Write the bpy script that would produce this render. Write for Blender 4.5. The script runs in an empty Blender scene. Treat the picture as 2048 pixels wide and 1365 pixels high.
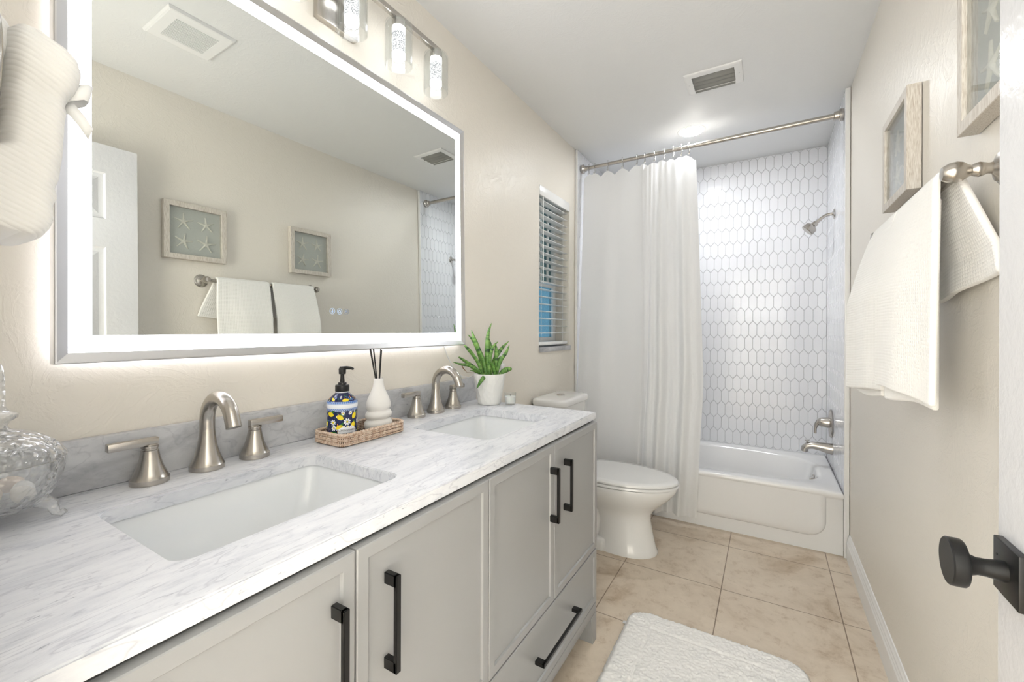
import bpy, bmesh, math, random
from mathutils import Vector, Matrix, noise as mnoise
random.seed(7)
D = bpy.data
SC = bpy.context.scene
COL = SC.collection
PI = math.pi

# ------------------------------------------------------------------ camera
YAW, PITCH, ROLL = 0.5391737, -0.0002566, 0.0031846
s_, c_ = math.sin(YAW), math.cos(YAW)
right = Vector((c_, s_, 0)); fwd0 = Vector((-s_, c_, 0)); zax = Vector((0, 0, 1))
fwd = fwd0 * math.cos(PITCH) + zax * math.sin(PITCH)
up0 = -fwd0 * math.sin(PITCH) + zax * math.cos(PITCH)
R_ = right * math.cos(ROLL) + up0 * math.sin(ROLL)
U_ = -right * math.sin(ROLL) + up0 * math.cos(ROLL)
cam_d = D.cameras.new('camera'); cam = D.objects.new('camera', cam_d); COL.objects.link(cam)
cam_d.sensor_width = 36; cam_d.lens = 853.774 / 2048 * 36
cam_d.shift_y = (660.278 - 682.5) / 2048
cam_d.clip_start = 0.02
m = Matrix.Identity(4)
for i in range(3):
    m[i][0] = R_[i]; m[i][1] = U_[i]; m[i][2] = -fwd[i]
m[0][3], m[1][3], m[2][3] = 1.1574, 0.0, 1.17962
cam.matrix_world = m
SC.camera = cam

# ------------------------------------------------------------------ light
world = D.worlds.new('world'); SC.world = world; world.use_nodes = True
bg = world.node_tree.nodes['Background']
bg.inputs['Color'].default_value = (0.27, 0.44, 0.55, 1); bg.inputs['Strength'].default_value = 0.7

def area_light(name, loc, rot, sx, sy, power, color=(1, 1, 1)):
    l = D.lights.new(name, 'AREA'); l.shape = 'RECTANGLE'; l.size = sx; l.size_y = sy
    l.energy = power; l.color = color
    o = D.objects.new(name, l); COL.objects.link(o); o.location = loc; o.rotation_euler = rot
    return o
# added fill light above the camera, aimed up to bounce off the ceiling
area_light('bounce_fill', (1.08, -.02, 1.50), (math.radians(180 - 22), 0, 0), .6, .6, 1.5, (0.95, 0.975, 1.0))
# added fill light in the unseen hall, turned to bounce off its far wall
area_light('hall_fill', (.33, -.14, 1.2), (math.radians(-90), 0, 0), .8, 1.9, 46, (0.95, 0.975, 1.0))
SC.view_settings.view_transform = 'Standard'
SC.view_settings.look = 'None'
SC.view_settings.exposure = 1.8
SC.view_settings.gamma = 1.0
LAMP_E = 3.0      # bright ends of the vanity lamp rods
CAN_E = 85.0       # recessed downlight
BAND_E = 3.0       # mirror light band
BACK_E = 1.7       # mirror back light

# ------------------------------------------------------------------ materials
def mat(name, color=(.8, .8, .8), rough=.5, metal=0.0, **kw):
    M = D.materials.new(name); M.use_nodes = True
    b = M.node_tree.nodes['Principled BSDF']
    b.inputs['Base Color'].default_value = (*color, 1)
    b.inputs['Roughness'].default_value = rough
    b.inputs['Metallic'].default_value = metal
    for k, v in kw.items():
        b.inputs[k.replace('_', ' ')].default_value = v
    return M
def nt(M): return M.node_tree.nodes, M.node_tree.links, M.node_tree.nodes['Principled BSDF']
def coords(M, scale=(1, 1, 1), rot=(0, 0, 0), loc=(0, 0, 0), kind='Object'):
    N, L, b = nt(M)
    tc = N.new('ShaderNodeTexCoord'); mp = N.new('ShaderNodeMapping')
    L.new(tc.outputs[kind], mp.inputs['Vector'])
    mp.inputs['Scale'].default_value = scale; mp.inputs['Rotation'].default_value = rot; mp.inputs['Location'].default_value = loc
    return mp.outputs['Vector']
def noise_tex(M, vec, scale, detail=4, rough=.5, dist=0):
    N, L, b = nt(M)
    n = N.new('ShaderNodeTexNoise'); L.new(vec, n.inputs['Vector'])
    n.inputs['Scale'].default_value = scale; n.inputs['Detail'].default_value = detail
    n.inputs['Roughness'].default_value = rough; n.inputs['Distortion'].default_value = dist
    return n.outputs['Fac']
def ramp(M, fac, stops):
    N, L, b = nt(M)
    r = N.new('ShaderNodeValToRGB'); L.new(fac, r.inputs['Fac'])
    e = r.color_ramp.elements
    while len(e) < len(stops): e.new(.5)
    for i, (p, c) in enumerate(stops):
        e[i].position = p; e[i].color = (*c, 1) if len(c) == 3 else c
    return r.outputs['Color']
def g(v): return (v, v, v)
def mixc(M, a, bb, fac=1.0, mode='MULTIPLY'):
    N, L, b = nt(M)
    x = N.new('ShaderNodeMix'); x.data_type = 'RGBA'; x.blend_type = mode
    for sock, v in ((x.inputs[6], a), (x.inputs[7], bb), (x.inputs[0], fac)):
        if hasattr(v, 'default_value') and hasattr(v, 'links'): L.new(v, sock)
        else: sock.default_value = v if not isinstance(v, tuple) else (*v, 1)
    return x.outputs[2]
def mathn(M, op, a, bb=0.0):
    N, L, b = nt(M)
    x = N.new('ShaderNodeMath'); x.operation = op
    for i, v in enumerate((a, bb)):
        if hasattr(v, 'links'): L.new(v, x.inputs[i])
        else: x.inputs[i].default_value = v
    return x.outputs[0]
def bump(M, h, strength=.3, dist=.01, prev=None):
    N, L, b = nt(M)
    bp = N.new('ShaderNodeBump'); bp.inputs['Strength'].default_value = strength; bp.inputs['Distance'].default_value = dist
    L.new(h, bp.inputs['Height'])
    L.new(bp.outputs['Normal'], b.inputs['Normal'])
    return bp
def setc(M, out):
    N, L, b = nt(M); L.new(out, b.inputs['Base Color'])

def plaster(name, col, strength=.35):
    M = mat(name, col, .40)
    v = coords(M)
    n1 = noise_tex(M, v, 9, 6, .55, 2.6)
    h1 = ramp(M, n1, [(.44, g(0)), (.5, g(1)), (.56, g(.15))])
    n2 = noise_tex(M, v, 70, 3, .6, .6)
    h = mathn(M, 'ADD', mathn(M, 'MULTIPLY', h1, .5), mathn(M, 'MULTIPLY', n2, .55))
    bump(M, h, strength, .004)
    return M
M_wall = plaster('cream_plaster', (.82, .775, .695), .23)
M_ceil = plaster('white_ceiling_plaster', (.77, .775, .77), .14)
M_white = mat('white_paint', (.83, .83, .82), .35)
M_trimwhite = mat('white_trim', (.86, .86, .85), .3)

# floor tile
M_floor = mat('beige_stone_tile', (.6, .5, .4), .38)
N, L, b = nt(M_floor)
P = .4437
v = coords(M_floor, (1 / P, 1 / P, 1), (0, 0, 0), (-.536 / P + 2, -2.162 / P + 6, 0))
br = N.new('ShaderNodeTexBrick'); L.new(v, br.inputs['Vector'])
br.offset = 0; br.squash = 1
br.inputs['Scale'].default_value = 1; br.inputs['Brick Width'].default_value = 1; br.inputs['Row Height'].default_value = 1
br.inputs['Mortar Size'].default_value = .0052; br.inputs['Mortar Smooth'].default_value = .2
br.inputs['Color1'].default_value = (.70, .61, .505, 1); br.inputs['Color2'].default_value = (.74, .65, .54, 1)
br.inputs['Mortar'].default_value = (.30, .23, .17, 1)
vo = coords(M_floor)
n1 = noise_tex(M_floor, vo, 3.2, 9, .66, .7)
n2 = noise_tex(M_floor, vo, 17, 9, .75, .4)
c1 = ramp(M_floor, n1, [(.30, (.68, .60, .50)), (.46, (.95, .92, .88)), (.7, (1.08, 1.07, 1.05))])
c2 = ramp(M_floor, n2, [(.30, (.74, .67, .60)), (.47, g(.98)), (.75, g(1.05))])
setc(M_floor, mixc(M_floor, mixc(M_floor, br.outputs['Color'], c1), c2))
hh = mathn(M_floor, 'SUBTRACT', mathn(M_floor, 'MULTIPLY', n2, .1), br.outputs['Fac'])
bump(M_floor, hh, .4, .002)

# marble
def marble(name, scale, rot, base=(.83, .84, .86), dark=1.0, vein=1.0):
    M = mat(name, base, .38, Specular_IOR_Level=.35)
    v = coords(M, scale, rot)
    n0 = noise_tex(M, v, 1.0, 5, .6, .5)
    n1 = noise_tex(M, v, 3.4, 10, .70, .8)
    n2 = noise_tex(M, v, 11.0, 5, .65, .2)
    n3 = noise_tex(M, v, 1.7, 3, .5, .4)
    d = lambda c, k: tuple(1 - (1 - q) * k for q in c)
    a0 = ramp(M, n0, [(.30, (.84 * dark, .85 * dark, .87 * dark)), (.52, (1, 1, 1))])
    a1 = ramp(M, n1, [(.28, d((.60, .61, .65), vein)), (.37, d((.82, .83, .85), vein)), (.46, d((.95, .95, .96), vein)), (.56, g(1))])
    a2 = ramp(M, n2, [(.25, d((.30, .31, .36), vein)), (.30, d((.70, .71, .74), vein)), (.36, g(1))])
    a3 = ramp(M, n3, [(.485, g(1)), (.50, d((.80, .80, .82), vein)), (.515, g(1))])
    c = mixc(M, mixc(M, mixc(M, a0, a1), a2), a3)
    setc(M, mixc(M, (*base,), c))
    return M
M_marble = marble('white_veined_marble', (15, 3.6, 9), (0, 0, math.radians(12)), (.795, .805, .83), 1.0, 1.0)
M_marble2 = marble('grey_veined_marble', (6, 5, 9), (math.radians(35), 0, 0), (.60, .605, .62), .70, .75)

M_cab = mat('grey_cabinet_paint', (.355, .357, .356), .36)
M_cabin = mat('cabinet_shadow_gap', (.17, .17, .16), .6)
M_black = mat('matte_black_metal', (.012, .012, .012), .38, .3)
M_porc = mat('white_porcelain', (.86, .86, .85), .08)
M_porc.node_tree.nodes['Principled BSDF'].inputs['Coat Weight'].default_value = .4
M_sink = mat('sink_porcelain', (.84, .86, .87), .10)
M_tub = mat('white_tub_enamel', (.86, .855, .85), .10)
M_nickel = mat('brushed_nickel', (.49, .46, .42), .27, 1.0)
v = coords(M_nickel, (600, 600, 8)); bump(M_nickel, noise_tex(M_nickel, v, 1, 2), .05, .001)
M_chrome = mat('polished_steel', (.62, .60, .57), .12, 1.0)
M_alum = mat('silver_aluminium', (.66, .66, .67), .30, 1.0)
M_mirror = mat('mirror_silver', (.765, .785, .76), .0, 1.0)

def emis(name, col, strength):
    M = D.materials.new(name); M.use_nodes = True
    N = M.node_tree.nodes; N.remove(N['Principled BSDF'])
    e = N.new('ShaderNodeEmission'); e.inputs['Color'].default_value = (*col, 1); e.inputs['Strength'].default_value = strength
    M.node_tree.links.new(e.outputs[0], N['Material Output'].inputs['Surface'])
    return M
M_band = emis('led_band', (.93, .93, 1.0), BAND_E)
M_back = emis('led_back_strip', (1.0, .975, .96), BACK_E)
M_lamp = emis('lamp_led', (.97, .985, 1.0), LAMP_E)
M_can = emis('downlight_led', (.96, .98, 1.0), CAN_E)
M_icon = emis('touch_icon_led', (.62, .78, 1.0), .26)
M_icon2 = emis('touch_icon_led_dim', (.62, .70, .86), .155)

def thin_glass(name, tint=(1, 1, 1), refl=1.0, bumpscale=0, bstr=.3, white=0.0, ior=1.45):
    M = D.materials.new(name); M.use_nodes = True
    N = M.node_tree.nodes; L = M.node_tree.links
    out = N['Material Output']; pb = N['Principled BSDF']; N.remove(pb)
    tr = N.new('ShaderNodeBsdfTransparent'); tr.inputs[0].default_value = (*tint, 1)
    gl = N.new('ShaderNodeBsdfGlossy'); gl.inputs['Roughness'].default_value = .03
    fr = N.new('ShaderNodeLayerWeight'); fr.inputs['Blend'].default_value = .5
    mx = N.new('ShaderNodeMixShader')
    pw = N.new('ShaderNodeMath'); pw.operation = 'POWER'; pw.inputs[1].default_value = 4.0
    L.new(fr.outputs['Facing'], pw.inputs[0])
    mu = N.new('ShaderNodeMath'); mu.operation = 'MULTIPLY_ADD'; mu.inputs[1].default_value = .75 * refl; mu.inputs[2].default_value = ((ior - 1) / (ior + 1)) ** 2 * refl; mu.use_clamp = True
    L.new(pw.outputs[0], mu.inputs[0]); L.new(mu.outputs[0], mx.inputs[0])
    L.new(tr.outputs[0], mx.inputs[1]); L.new(gl.outputs[0], mx.inputs[2])
    last = mx
    if white:
        df = N.new('ShaderNodeBsdfDiffuse'); df.inputs[0].default_value = (.9, .9, .9, 1)
        m2 = N.new('ShaderNodeMixShader'); m2.inputs[0].default_value = white
        L.new(mx.outputs[0], m2.inputs[1]); L.new(df.outputs[0], m2.inputs[2]); last = m2
    L.new(last.outputs[0], out.inputs['Surface'])
    if bumpscale:
        tc = N.new('ShaderNodeTexCoord'); vo = N.new('ShaderNodeTexVoronoi'); vo.inputs['Scale'].default_value = bumpscale
        L.new(tc.outputs['Object'], vo.inputs['Vector'])
        bp = N.new('ShaderNodeBump'); bp.inputs['Strength'].default_value = bstr; bp.inputs['Distance'].default_value = .004
        L.new(vo.outputs['Distance'], bp.inputs['Height'])
        L.new(bp.outputs[0], gl.inputs['Normal']); L.new(bp.outputs[0], fr.inputs['Normal'])
    return M
M_glass = thin_glass('clear_glass', (.97, .98, .98), 1.0)
M_pane = thin_glass('picture_glass', (.93, .94, .94), 1.0)
M_jar = thin_glass('cut_crystal', (.97, .98, .985), 3.2, 95, 1.0, .13, 1.5)

# bubble glass of the lamp rods, lit from both ends
M_bub = D.materials.new('bubble_glass_lit'); M_bub.use_nodes = True
N = M_bub.node_tree.nodes; L = M_bub.node_tree.links
N.remove(N['Principled BSDF'])
tc = N.new('ShaderNodeTexCoord'); vo = N.new('ShaderNodeTexVoronoi'); vo.inputs['Scale'].default_value = 230
L.new(tc.outputs['Object'], vo.inputs['Vector'])
rp = N.new('ShaderNodeValToRGB'); L.new(vo.outputs['Distance'], rp.inputs['Fac'])
rp.color_ramp.elements[0].position = .36; rp.color_ramp.elements[0].color = (.36, .37, .38, 1)
rp.color_ramp.elements[1].position = .52; rp.color_ramp.elements[1].color = (1, 1, 1, 1)
e = N.new('ShaderNodeEmission'); L.new(rp.outputs[0], e.inputs['Color']); e.inputs['Strength'].default_value = .36
L.new(e.outputs[0], N['Material Output'].inputs['Surface'])
M_bubclear = thin_glass('bubble_glass_clear', (.93, .94, .94), 1.6, 240, 1.0, .12)

# wall tile
M_tile = mat('glazed_white_tile', (.80, .81, .84), .09, Specular_IOR_Level=.3)
v = coords(M_tile); bump(M_tile, noise_tex(M_tile, v, 34, 2, .5, .6), .10, .004)
M_grout = mat('pale_grout', (.70, .70, .71), .8)

# cloth
def waffle(name, col, cell, strength=.6):
    M = mat(name, col, .9, Sheen_Weight=.25)
    N, L, b = nt(M)
    tc = N.new('ShaderNodeTexCoord'); sp = N.new('ShaderNodeSeparateXYZ'); L.new(tc.outputs['UV'], sp.inputs[0])
    a = mathn(M, 'ABSOLUTE', mathn(M, 'SINE', mathn(M, 'MULTIPLY', sp.outputs[0], PI / cell)))
    c = mathn(M, 'ABSOLUTE', mathn(M, 'SINE', mathn(M, 'MULTIPLY', sp.outputs[1], PI / cell)))
    h = mathn(M, 'MULTIPLY', a, c)
    bump(M, h, strength, .004)
    return M
M_towel = waffle('white_waffle_cotton', (.91, .895, .86), .0075, .28)
M_handtowel = waffle('white_ribbed_cotton', (.88, .87, .83), .006, .3)
M_curtain = waffle('white_woven_curtain', (.93, .93, .925), .012, .06)
N, L, b = nt(M_curtain)     # thin cloth: some light passes through
tl = N.new('ShaderNodeBsdfTranslucent'); tl.inputs[0].default_value = (.92, .92, .915, 1)
mx = N.new('ShaderNodeMixShader'); mx.inputs[0].default_value = .3
L.new(b.outputs[0], mx.inputs[1]); L.new(tl.outputs[0], mx.inputs[2]); L.new(mx.outputs[0], N['Material Output'].inputs['Surface'])
M_mat = mat('white_tufted_cotton', (.95, .94, .92), .95)
v = coords(M_mat); bump(M_mat, noise_tex(M_mat, v, 160, 4, .7), .35, .004)
M_ribbon = mat('white_satin_ribbon', (.90, .90, .88), .3, Sheen_Weight=.3)

# wood of the picture frames
M_wood = mat('whitewashed_wood', (.6, .55, .48), .6)
v = coords(M_wood, (95, 95, 7)); n1 = noise_tex(M_wood, v, 5, 6, .6, .4)
setc(M_wood, ramp(M_wood, n1, [(.3, (.40, .335, .265)), (.5, (.62, .575, .51)), (.7, (.76, .725, .665))]))
M_linen = mat('grey_linen', (.50, .50, .46), .95)
v = coords(M_linen, (1, 60, 400)); n1 = noise_tex(M_linen, v, 3, 3)
v = coords(M_linen, (1, 400, 60)); n2 = noise_tex(M_linen, v, 3, 3)
setc(M_linen, ramp(M_linen, mathn(M_linen, 'MULTIPLY', mathn(M_linen, 'ADD', n1, n2), .5), [(.3, (.55, .56, .51)), (.7, (.78, .78, .73))]))
M_star = mat('cream_starfish', (.88, .855, .75), .8)

# rattan
M_rattan = mat('pale_rattan', (.62, .46, .34), .6)
v = coords(M_rattan); n1 = noise_tex(M_rattan, v, 120, 3)
setc(M_rattan, ramp(M_rattan, n1, [(.3, (.46, .29, .19)), (.5, (.70, .54, .42)), (.7, (.80, .69, .58))]))
M_ratgap = mat('rattan_gaps', (.07, .04, .025), .9)
M_vase = mat('matte_white_ceramic', (.80, .785, .755), .6)
M_reed = mat('black_reed', (.012, .011, .01), .7)
M_pot = mat('white_dimpled_pot', (.83, .83, .80), .45)
v = coords(M_pot, (1, 1, .6)); N, L, b = nt(M_pot)
vv = N.new('ShaderNodeTexVoronoi'); vv.inputs['Scale'].default_value = 52; L.new(v, vv.inputs['Vector'])
bump(M_pot, vv.outputs['Distance'], .45, .008)
M_soil = mat('dark_soil', (.05, .035, .025), .95)
M_leaf = mat('snake_plant_green', (.1, .25, .05), .38)
N, L, b = nt(M_leaf)
v = coords(M_leaf, (1, 1, 1), (0, 0, 0), (0, 0, 0), 'UV')
n1 = noise_tex(M_leaf, coords(M_leaf, (20, 95, 1), (0, 0, 0), (0, 0, 0), 'UV'), 1.0, 4, .6, .8)
setc(M_leaf, ramp(M_leaf, n1, [(.36, (.012, .06, .010)), (.46, (.07, .20, .032)), (.62, (.20, .37, .08))]))
M_wax = mat('white_wax', (.86, .85, .82), .5, Subsurface_Weight=.2)
M_plastic = mat('white_plastic', (.82, .82, .81), .4)
M_slat = mat('white_blind_slat', (.90, .91, .91), .35)
M_frost = thin_glass('frosted_window_pane', (.40, .53, .58), .6, 60, .5, .06)
M_darkpane = thin_glass('window_pane', (.30, .34, .32), 1.0)
M_dark = mat('dark_recess', (.03, .03, .03), .8)
M_ventgrey = mat('grey_vent_metal', (.30, .30, .28), .45)
M_hall = mat('hall_paint', (.75, .73, .68), .7)
M_navy = mat('navy_print', (.012, .018, .075), .15)
M_lemon = mat('lemon_print', (.86, .68, .02), .2)
M_pgreen = mat('leaf_print', (.03, .15, .03), .2)
M_pwhite = mat('white_print', (.82, .84, .88), .2)
M_pblue = mat('blue_print', (.11, .23, .56), .2)
M_porange = mat('orange_print', (.75, .22, .03), .2)
M_pale = mat('pale_blue_print', (.42, .52, .72), .2)
M_ink = mat('black_ink', (.01, .01, .015), .3)

# ------------------------------------------------------------------ builders
def wl(o):
    v = Vector((0, 0, 0))
    while o is not None:
        v += o.location; o = o.parent
    return v
class B:
    def __init__(s): s.thick = 0; s.bm = bmesh.new(); s.uv = s.bm.loops.layers.uv.new('UVMap')
    def face(s, vs, mi=0):
        try: f = s.bm.faces.new(vs)
        except ValueError: return None
        f.material_index = mi; return f
    def box(s, x0, x1, y0, y1, z0, z1, bev=0, mi=0, seg=2):
        t = bmesh.new()
        bmesh.ops.create_cube(t, size=1)
        for v in t.verts:
            v.co = Vector(((x0 + x1) / 2 + v.co.x * (x1 - x0), (y0 + y1) / 2 + v.co.y * (y1 - y0), (z0 + z1) / 2 + v.co.z * (z1 - z0)))
        if bev: bmesh.ops.bevel(t, geom=t.edges[:], offset=bev, segments=seg, profile=.5, affect='EDGES')
        s.add(t, mi)
        return s
    def add(s, t, mi=0, M=None):
        mp = {}
        for v in t.verts: mp[v] = s.bm.verts.new(M @ v.co if M else v.co)
        for f in t.faces: s.face([mp[v] for v in f.verts], mi)
        t.free()
    def loft(s, rings, close=True, cap0=True, cap1=True, mi=0, uvs=None):
        vr = [[s.bm.verts.new(p) for p in r] for r in rings]
        n = len(vr[0])
        for i in range(len(vr) - 1):
            for j in range(n if close else n - 1):
                k = (j + 1) % n
                s.face([vr[i][j], vr[i][k], vr[i + 1][k], vr[i + 1][j]], mi)
        if cap0 and close: s.face(vr[0][::-1], mi)
        if cap1 and close: s.face(vr[-1], mi)
        return vr
    def lathe(s, prof, c=(0, 0, 0), axis=(0, 0, 1), seg=32, mi=0, cap0=True, cap1=True, sq=None):
        c = Vector(c); a = Vector(axis).normalized()
        u = a.orthogonal().normalized(); w = a.cross(u)
        rings = []
        for r, z in prof:
            rings.append([c + a * z + (u * math.cos(2 * PI * j / seg) + w * math.sin(2 * PI * j / seg)) * max(r, 1e-5) for j in range(seg)])
        s.loft(rings, True, cap0, cap1, mi); return s
    def tube(s, pts, r, seg=12, mi=0, caps=True):
        pts = [Vector(p) for p in pts]; n = len(pts)
        rr = r if isinstance(r, (list, tuple)) else [r] * n
        t0 = (pts[1] - pts[0]).normalized(); u = t0.orthogonal().normalized()
        rings = []
        for i in range(n):
            t = (pts[min(i + 1, n - 1)] - pts[max(i - 1, 0)]).normalized()
            u = (u - t * u.dot(t)).normalized(); w = t.cross(u)
            rings.append([pts[i] + (u * math.cos(2 * PI * j / seg) + w * math.sin(2 * PI * j / seg)) * rr[i] for j in range(seg)])
        s.loft(rings, True, caps, caps, mi); return s
    def grid(s, fn, nu, nv, us=1.0, vs=1.0, mi=0):
        V = [[s.bm.verts.new(fn(i / nu, j / nv)) for j in range(nv + 1)] for i in range(nu + 1)]
        for i in range(nu):
            for j in range(nv):
                f = s.face([V[i][j], V[i + 1][j], V[i + 1][j + 1], V[i][j + 1]], mi)
                if f:
                    for l, (a, c) in zip(f.loops, ((i, j), (i + 1, j), (i + 1, j + 1), (i, j + 1))):
                        l[s.uv].uv = (a / nu * us, c / nv * vs)
        return V
    def prism(s, poly, z0, z1, fn=lambda x, y, z: Vector((x, y, z)), mi=0):
        a = [s.bm.verts.new(fn(x, y, z0)) for x, y in poly]; c = [s.bm.verts.new(fn(x, y, z1)) for x, y in poly]
        n = len(a)
        s.face(a[::-1], mi); s.face(c, mi)
        for i in range(n): s.face([a[i], a[(i + 1) % n], c[(i + 1) % n], c[i]], mi)
        return s
    def bevel(s, off, seg=2, ang=30):
        ed = [e for e in s.bm.edges if len(e.link_faces) == 2 and e.calc_face_angle(0) > math.radians(ang)]
        bmesh.ops.bevel(s.bm, geom=ed, offset=off, segments=seg, profile=.5, affect='EDGES'); return s
    def build(s, name, mats, parent=None, ang=35, smooth=True, fixn=True):
        bm = s.bm
        if fixn: bmesh.ops.recalc_face_normals(bm, faces=bm.faces[:])
        for f in bm.faces: f.smooth = smooth
        if smooth:
            for e in bm.edges:
                if len(e.link_faces) == 2 and e.calc_face_angle(0) > math.radians(ang): e.smooth = False
        if parent is not None:
            off = wl(parent)
            for v in bm.verts: v.co -= off
        me = D.meshes.new(name); bm.to_mesh(me); bm.free()
        for mm in (mats if isinstance(mats, (list, tuple)) else [mats]): me.materials.append(mm)
        o = D.objects.new(name, me); COL.objects.link(o)
        if parent is not None: o.parent = parent
        if s.thick:
            md = o.modifiers.new('thickness', 'SOLIDIFY'); md.thickness = s.thick; md.offset = 0
            if s.thick > .008:
                mb = o.modifiers.new('soft_edge', 'BEVEL'); mb.width = s.thick * .42; mb.segments = 3; mb.limit_method = 'ANGLE'; mb.angle_limit = math.radians(55)
        return o
def tag(o, label, cat, group=None, kind=None):
    if label: o['label'] = label
    if cat: o['category'] = cat
    if group: o['group'] = group
    if kind: o['kind'] = kind
    return o
def thing(name, label, cat, loc=(0, 0, 0), group=None, kind=None):
    o = D.objects.new(name, None); COL.objects.link(o); o.location = loc; o.empty_display_size = .05
    return tag(o, label, cat, group, kind)
def struct(o, label=None, cat=None):
    o['kind'] = 'structure'
    if label: o['label'] = label
    if cat: o['category'] = cat
    return o
def dup(root, loc, label=None, group=None):
    r = root.copy(); COL.objects.link(r); r.location = loc
    if label: r['label'] = label
    if group: r['group'] = group
    for ch in list(root.children):
        c = ch.copy(); COL.objects.link(c); c.parent = r
        for gch in ch.children:
            d = gch.copy(); COL.objects.link(d); d.parent = c
    return r
def circle(n, r, cx=0, cy=0, ph=0): return [(cx + r * math.cos(2 * PI * i / n + ph), cy + r * math.sin(2 * PI * i / n + ph)) for i in range(n)]
def rrect(x0, x1, y0, y1, r, n=6):
    p = []
    for cx, cy, a in ((x1 - r, y1 - r, 0), (x0 + r, y1 - r, 90), (x0 + r, y0 + r, 180), (x1 - r, y0 + r, 270)):
        for i in range(n + 1):
            t = math.radians(a + 90 * i / n); p.append((cx + r * math.cos(t), cy + r * math.sin(t)))
    return p

# ------------------------------------------------------------------ room shell
W, H, T, BK, NW = 1.525, 2.44, 2.79, 3.59, 0.045     # right wall, ceiling, tub front, alcove back, near wall
TL, TR = 0.016, 1.503                                # tiled side faces of the alcove
struct(B().box(-.15, W + .15, -1.35, BK + .15, -.12, 0).build('floor', M_floor, smooth=False), 'beige square stone tile floor with brown grout', 'floor')
struct(B().box(-.15, W + .15, -1.35, BK + .15, H, H + .1).build('ceiling', M_ceil, smooth=False), 'white plaster ceiling', 'ceiling')
WY0, WY1, WZ0, WZ1 = 2.243, 2.69, 1.048, 2.04        # window opening
w = B()
w.box(-.15, 0, NW - .12, WY0, 0, H); w.box(-.15, 0, WY1, BK + .15, 0, H); w.box(-.15, 0, WY0, WY1, 0, WZ0); w.box(-.15, 0, WY0, WY1, WZ1, H)
struct(w.build('wall_left', M_wall, smooth=False), 'cream textured plaster wall behind the vanity', 'wall')
struct(B().box(W, W + .15, NW - .12, BK + .15, 0, H).build('wall_right', M_wall, smooth=False), 'cream textured plaster wall with towel bar and frames', 'wall')
struct(B().box(-.15, W + .15, BK + .012, BK + .15, 0, H).build('wall_back', M_wall, smooth=False))
w = B()
DX0, DX1, DZ = .70, 1.465, 2.045
w.box(-.15, DX0, NW - .12, NW, 0, H); w.box(DX1, W + .15, NW - .12, NW, 0, H); w.box(DX0, DX1, NW - .12, NW, DZ, H)
struct(w.build('wall_front', M_wall, smooth=False))
w = B()   # hallway shell beyond the doorway
w.box(-.15, W + .15, -1.35, -1.3, 0, H); w.box(-.15, -.1, -1.3, NW - .12, 0, H); w.box(W + .1, W + .15, -1.3, NW - .12, 0, H)
struct(w.build('wall_hall', M_hall, smooth=False))
w = B()
for (x0, x1) in ((DX0 - .06, DX0), (DX1, W - .002)): w.box(x0, x1, NW, NW + .012, 0, DZ + .06, .003)
w.box(DX0, DX1, NW, NW + .012, DZ, DZ + .06, .003)
struct(w.build('trim_1', M_trimwhite))
# baseboards (ogee profile)
def baseboard(name, x, sx, y0, y1):
    pr = [(0, 0), (.014, 0), (.014, .085), (.011, .092), (.011, .098), (.0085, .104), (.0085, .112), (.005, .120), (.003, .128), (0, .13)]
    b_ = B(); b_.loft([[Vector((x + sx * px, y, pz)) for px, pz in pr] for y in (y0, y1)])
    return struct(b_.build(name, M_trimwhite, smooth=False))
baseboard('baseboard_right', W, -1, NW + .013, T - .01)
baseboard('baseboard_left', 0, 1, 1.60, T - .01)

# ---- picket tile of the alcove
def clip(poly, x0, x1, y0, y1):
    def cut(p, f, ins):
        o = []
        for i in range(len(p)):
            a, c = p[i - 1], p[i]
            if ins(c):
                if not ins(a): o.append(f(a, c))
                o.append(c)
            elif ins(a): o.append(f(a, c))
        return o
    def ix(v): return lambda a, c: (v, a[1] + (c[1] - a[1]) * (v - a[0]) / (c[0] - a[0]))
    def iy(v): return lambda a, c: (a[0] + (c[0] - a[0]) * (v - a[1]) / (c[1] - a[1]), v)
    for f, ins in ((ix(x0), lambda q: q[0] >= x0), (ix(x1), lambda q: q[0] <= x1), (iy(y0), lambda q: q[1] >= y0), (iy(y1), lambda q: q[1] <= y1)):
        if len(poly) < 3: return []
        poly = cut(poly, f, ins)
    return poly
def inset(poly, d):
    n = len(poly); cx = sum(p[0] for p in poly) / n; cy = sum(p[1] for p in poly) / n
    out = []
    for x, y in poly:
        dx, dy = cx - x, cy - y; l = math.hypot(dx, dy) or 1
        k = min(d * 1.25, l * .6) / l
        out.append((x + dx * k, y + dy * k))
    return out
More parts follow.
